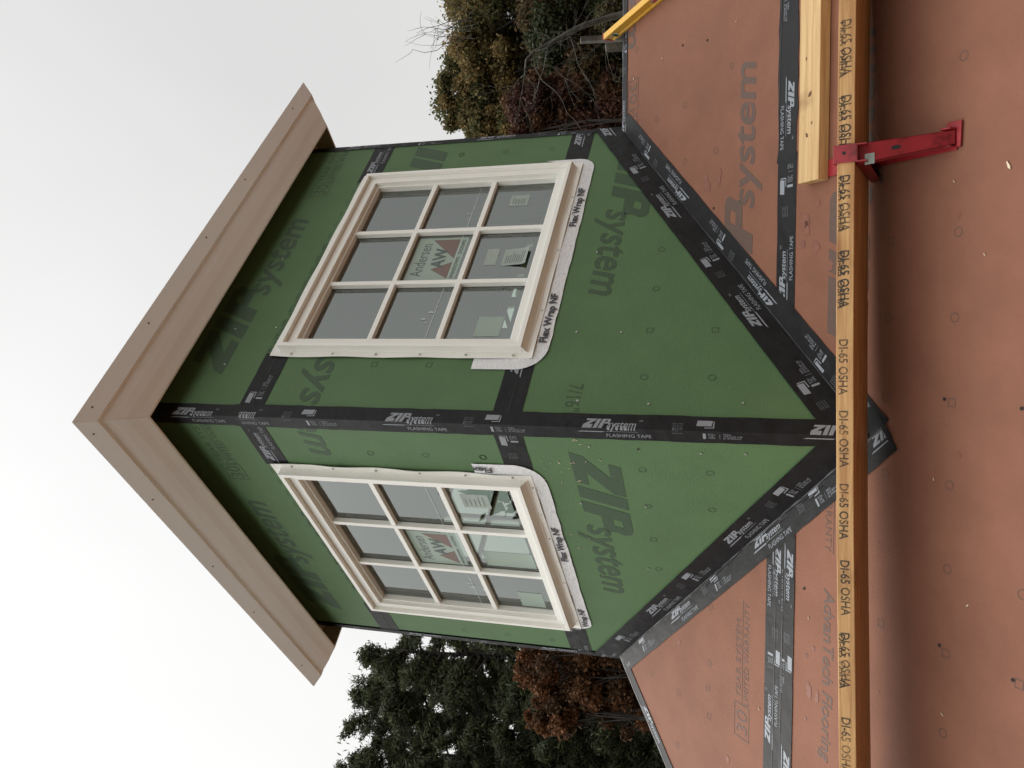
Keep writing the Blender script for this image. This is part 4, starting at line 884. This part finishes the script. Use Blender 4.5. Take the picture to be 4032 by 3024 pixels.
def leaves(name, cent, rad, count, size, mats, parent, aspect=1.6, mi=None, flat=(1, 1, .8)):
    """many small leaf quads scattered round clump centres"""
    cent = np.array(cent); rad = np.array(rad); n = len(cent); idx = rng.integers(0, n, count)
    d = rng.normal(size=(count, 3)); d /= np.linalg.norm(d, axis=1)[:, None]; r = np.minimum(np.abs(rng.normal(size=count)) * .36 + rng.random(count) ** .5 * .55, 1.7)
    P = cent[idx] + d * (r * rad[idx])[:, None] * np.array(flat)
    a = rng.normal(size=(count, 3)); a /= np.linalg.norm(a, axis=1)[:, None]; b = np.cross(a, rng.normal(size=(count, 3))); b /= np.linalg.norm(b, axis=1)[:, None]
    s = size * rng.uniform(.6, 1.35, count); A = a * (s * aspect / 2)[:, None]; B = b * (s / 2)[:, None]
    V = np.stack([P - A, P - B * .9, P + A, P + B * .9], 1).reshape(-1, 3)
    cm = rng.integers(0, len(mats), n) if mi is None else np.array(mi); mm = cm[idx]; sw_ = rng.random(count) < .22; mm = np.where(sw_, rng.integers(0, len(mats), count), mm)
    return rawmesh(name, V, 4, mm, mats, parent)
def rawmesh(name, V, k, mm, mats, parent):
    nf = len(V) // k; me = bpy.data.meshes.new(name); me.vertices.add(len(V)); me.vertices.foreach_set('co', V.astype(np.float32).ravel())
    me.loops.add(nf * k); me.loops.foreach_set('vertex_index', np.arange(nf * k, dtype=np.int32)); me.polygons.add(nf); me.polygons.foreach_set('loop_start', np.arange(0, nf * k, k, dtype=np.int32))
    me.polygons.foreach_set('material_index', mm.astype(np.int32))
    for m_ in mats: me.materials.append(MT[m_])
    me.update(calc_edges=True); o = bpy.data.objects.new(name, me); COL.objects.link(o)
    if parent: o.parent = parent; o.location = -Vector(parent.location)
    return o
def limb(mb, a, b, r0, r1, bend=.12, n=6, seg=7):
    a, b = np.array(a, float), np.array(b, float); L_n = np.linalg.norm(b - a); off = rng.normal(size=3) * bend * L_n
    pts = [a + (b - a) * t + off * math.sin(math.pi * t) * .6 + rng.normal(size=3) * .012 * L_n * (0 < t < 1) for t in np.linspace(0, 1, n)]
    mb.tube(pts, list(np.linspace(r0, r1, n)), seg); return pts
def broadleaf(lobes, depth0, name, label, kind, count, size, grp, trunk_px, bark='bark', sub=13, lobe_fill=.62):
    """lobes: (px, py, depth, radius m); every lobe becomes many clumps carried by limbs from the trunk"""
    base = at(*trunk_px, depth0); root = empty(name, (base[0], base[1], GROUND), label, 'tree', grp)
    cs, rs, mi = [], [], []; tb = MB(); b0 = np.array([base[0], base[1], GROUND]); fork = np.array([base[0], base[1], GROUND + (base[2] - GROUND) * .75])
    limb(tb, b0, fork, .26, .17, .02, 8, 10)
    for (px, py, dp, rad) in lobes:
        c = at(px, py, dp); pts = limb(tb, fork, c, .065, .02, .10)
        for k in range(sub):
            d = rng.normal(size=3); d /= np.linalg.norm(d); q = c + d * rad * rng.uniform(.35, 1.0) * np.array([1, 1, .9]); cs.append(q); rs.append(rad * rng.uniform(.22, .42)); mi.append(int(rng.integers(0, 3)))
            if k % 2 == 0: limb(tb, pts[rng.integers(2, 6)], q, .022, .006, .12, 5, 4)
        cs.append(c); rs.append(rad * .5); mi.append(2)
    tb.build('trunk', bark, root, smooth=True)
    leaves('crown', cs, rs, count, size, LM[kind], root, mi=mi)
    return root
G1 = 'broadleaf trees behind the right part of the roof'
broadleaf([(1900, 380, 24, 1.25), (1850, 300, 24, 1.05), (1960, 130, 24, 1.5), (1880, 170, 23, 1.0), (1900, -50, 24, 1.6), (2080, 0, 24, 1.5), (1960, 490, 24, .95), (2050, 260, 25, 1.2), (1820, 420, 24, .7), (1950, 590, 24, .9), (2000, -220, 24, 1.8)], 24, 'oak_tree', 'tall oak with olive and tan leaves reaching highest on the right of the cupola', 'oak', 150000, .068, G1, (2500, 150), sub=20)
broadleaf([(2250, -30, 21, 1.5), (2310, 140, 21, 1.35), (2200, 90, 21, .95), (2350, 320, 21, 1.2), (2420, 20, 21, 1.4), (2460, 200, 21, 1.3), (2500, 400, 21, 1.3), (2250, -260, 21, 1.7), (2480, -250, 21, 1.8), (2540, 120, 21, 1.3)], 21, 'dark_tree', 'dark green and brown tree filling in below the oak behind the ridge', 'dark', 190000, .075, G1, (2700, 200))
broadleaf([(2130, 400, 20, .85), (2230, 480, 20, .9), (2080, 520, 20, .6), (2330, 500, 20, .95), (2230, 340, 20, .65), (2400, 400, 20, .9), (2450, 560, 20, 1.0), (2150, 620, 20, .9)], 20, 'maple_tree', 'russet leaved maple between the oak and the cupola wall', 'red', 100000, .06, G1, (2800, 480))
G2 = 'broadleaf trees behind the left part of the roof'
broadleaf([(2130, 2640, 17, .55), (2190, 2740, 17, .62), (2080, 2590, 17, .32), (2260, 2620, 17, .65), (2330, 2700, 17, .62), (2140, 2820, 17, .36), (2420, 2640, 17, .65), (2240, 2800, 17, .36), (2480, 2700, 17, .62), (2510, 2800, 17, .5), (2560, 2700, 17, .6), (2400, 2780, 17, .4)], 17, 'orange_tree', 'orange brown autumn tree beside the left wall of the cupola', 'orange', 95000, .052, G2, (2700, 2650))
broadleaf([(2420, 2820, 26, 1.2), (2330, 2930, 26, 1.3), (2480, 2960, 26, 1.4), (2560, 2850, 26, 1.5), (2260, 3050, 26, 1.5), (2600, 3100, 26, 2.0), (2400, 3150, 26, 2.0), (2450, 2700, 27, 1.5)], 26, 'dark_tree', 'shadowy green tree low behind the descending hip', 'dark', 110000, .09, G2, (2800, 2900))

def pine(bx, by, depth, top_px, name, label, nbr, spread, grp, seed):
    """trunk, whorled boughs and needle tufts"""
    global rng
    rng = np.random.default_rng(seed)
    base = at(bx, by, depth); top = at(*top_px, depth); b0 = np.array([base[0], base[1], GROUND]); t0 = np.array([top[0], top[1], top[2]])
    root = empty(name, tuple(b0), label, 'tree', grp); tb = MB(); limb(tb, b0, t0, .28, .03, .01, 12, 10)
    Pts, Dr = [], []
    H = t0[2] - b0[2]
    for k in range(nbr):
        f_ = .42 + .58 * (k + rng.random()) / nbr; s = b0 + (t0 - b0) * f_; ang = rng.uniform(0, 2 * math.pi); Lb = spread * (1.05 - f_) ** .62 * rng.uniform(.55, 1.2) + .25
        d = np.array([math.cos(ang), math.sin(ang), rng.uniform(.12, .55)]); d /= np.linalg.norm(d); e_ = s + d * Lb; e_[2] += .10 * Lb
        pts = limb(tb, s, e_, .035, .008, .06, 6, 5)
        for j in range(int(8 + Lb * 9)):
            t = rng.uniform(.25, 1.0); i = min(4, int(t * 5)); p = pts[i] + (pts[i + 1] - pts[i]) * (t * 5 - i); sd_ = rng.normal(size=3); sd_[2] = abs(sd_[2]) * .6 + .15; sd_ /= np.linalg.norm(sd_)
            q = p + (sd_ * .6 + d * .7) * rng.uniform(.12, .42) * (1.25 - .5 * t); tb.tube([p, q], [.007, .003], 3, cap=False)
            for m_ in range(3):
                qq = p + (q - p) * (.45 + .275 * m_); Pts.append(qq); Dr.append((q - p) / np.linalg.norm(q - p))
    tb.build('trunk', 'bark', root, smooth=True)
    Pts = np.array(Pts); n = len(Pts); leaves('crown', Pts, rng.uniform(.10, .26, n), min(150000, n * 26), .034, LM['pine'], root, aspect=4.2, mi=rng.integers(0, 3, n), flat=(1, 1, .75))
    return root
G3 = 'pines behind the left part of the roof'
pine(2600, 2560, 21, (1530, 2560), 'pine_tree', 'dark pine whose top shows between the left wall and the taller pine', 105, 2.4, G3, 11)
pine(2600, 2790, 22, (1460, 2790), 'pine_tree', 'dark pine standing between the shorter pine and the tallest one', 130, 2.8, G3, 12)
pine(2600, 3080, 21, (1390, 3110), 'pine_tree', 'tallest dark pine at the left edge of the view', 150, 3.1, G3, 13)
pine(2600, 2660, 27, (1640, 2680), 'pine_tree', 'farther pine filling the gap behind the orange tree', 110, 3.4, G3, 14)
pine(2600, 2960, 28, (1560, 2960), 'pine_tree', 'farthest pine low behind the tallest one', 120, 3.8, G3, 15)

# bare lichen covered tree on the right
rng = np.random.default_rng(5)
bt = MB(); DD = 13
pth = [(2900, 20, DD), (2560, 40, DD), (2455, 55, DD), (2390, 72, DD), (2300, 100, DD - .2), (2240, 128, DD - .3), (2160, 175, DD - .5), (2100, 205, DD - .6), (2072, 235, DD - .6), (2066, 290, DD - .7)]
P = [at(*p) for p in pth]; g0 = np.array([P[0][0], P[0][1], GROUND])
bare = empty('bare_tree', tuple(g0), 'leafless lichen spotted tree with pale crooked limbs in front of the oak', 'tree')
bt.tube([g0] + P, [.11, .08, .065, .05, .045, .042, .038, .032, .024, .018, .010], 7)
bt.build('trunk', 'lichen', bare, smooth=True)
tw = MB()
def twig(a, d, L0, r, lev):
    a = np.array(a); d = d / np.linalg.norm(d); pts = [a]; 
    for k in range(5): d = d + rng.normal(size=3) * .22; d /= np.linalg.norm(d); pts.append(pts[-1] + d * L0 / 5)
    tw.tube(pts, list(np.linspace(r, r * .35, 6)), 4, cap=False)
    if lev:
        for k in range(3): i = rng.integers(1, 6); twig(pts[i], d + rng.normal(size=3) * .7, L0 * rng.uniform(.4, .7), r * .5, lev - 1)
DOWN, RIGHT = RC[1], RC[0]
for i, n_ in ((3, 1), (4, 1), (5, 2), (6, 1), (7, 2), (8, 2)):
    for k in range(n_): twig(P[i], -RIGHT * rng.uniform(.2, 1) + DOWN * rng.uniform(-.9, .6) + rng.normal(size=3) * .3, rng.uniform(.6, 1.3), .0075, 2)
# twigs reaching up past the oak into the sky at the very edge
for k in range(9): twig(at(1850 + 20 * rng.random(), 40 + 14 * k, 17), -DOWN * 1.0 + RIGHT * rng.uniform(-.6, .3) + rng.normal(size=3) * .15, rng.uniform(.8, 1.35), .010, 1)
tw.build('branches', 'lichen', bare, smooth=True)

# unseen ring of trees added to block low sky light, one mass nobody could count
rng = np.random.default_rng(3)
cs, rs = [], []
for k in range(760):
    a = rng.uniform(0, 2 * math.pi); d = np.array([math.cos(a), math.sin(a), 0])
    fw = RC[2] * [1, 1, 0]; fw /= np.linalg.norm(fw)
    if d @ fw > .35: continue
    R0_ = rng.uniform(24, 34); hgt = rng.uniform(0, 1) * (9.0 + 3.5 * math.sin(a * 3 + 1) + 2 * math.sin(a * 7)) * R0_ / 28
    cs.append(CC * [1, 1, 0] + d * R0_ + np.array([0, 0, GROUND + 1 + hgt * 1.25])); rs.append(rng.uniform(1.6, 3.0))
wd = leaves('added_woodland', cs, rs, 150000, .38, LM['dark'] + LM['oak'], None); tag(wd, 'unseen ring of mixed autumn trees added to block low sky light', 'added_woodland', kind='stuff')
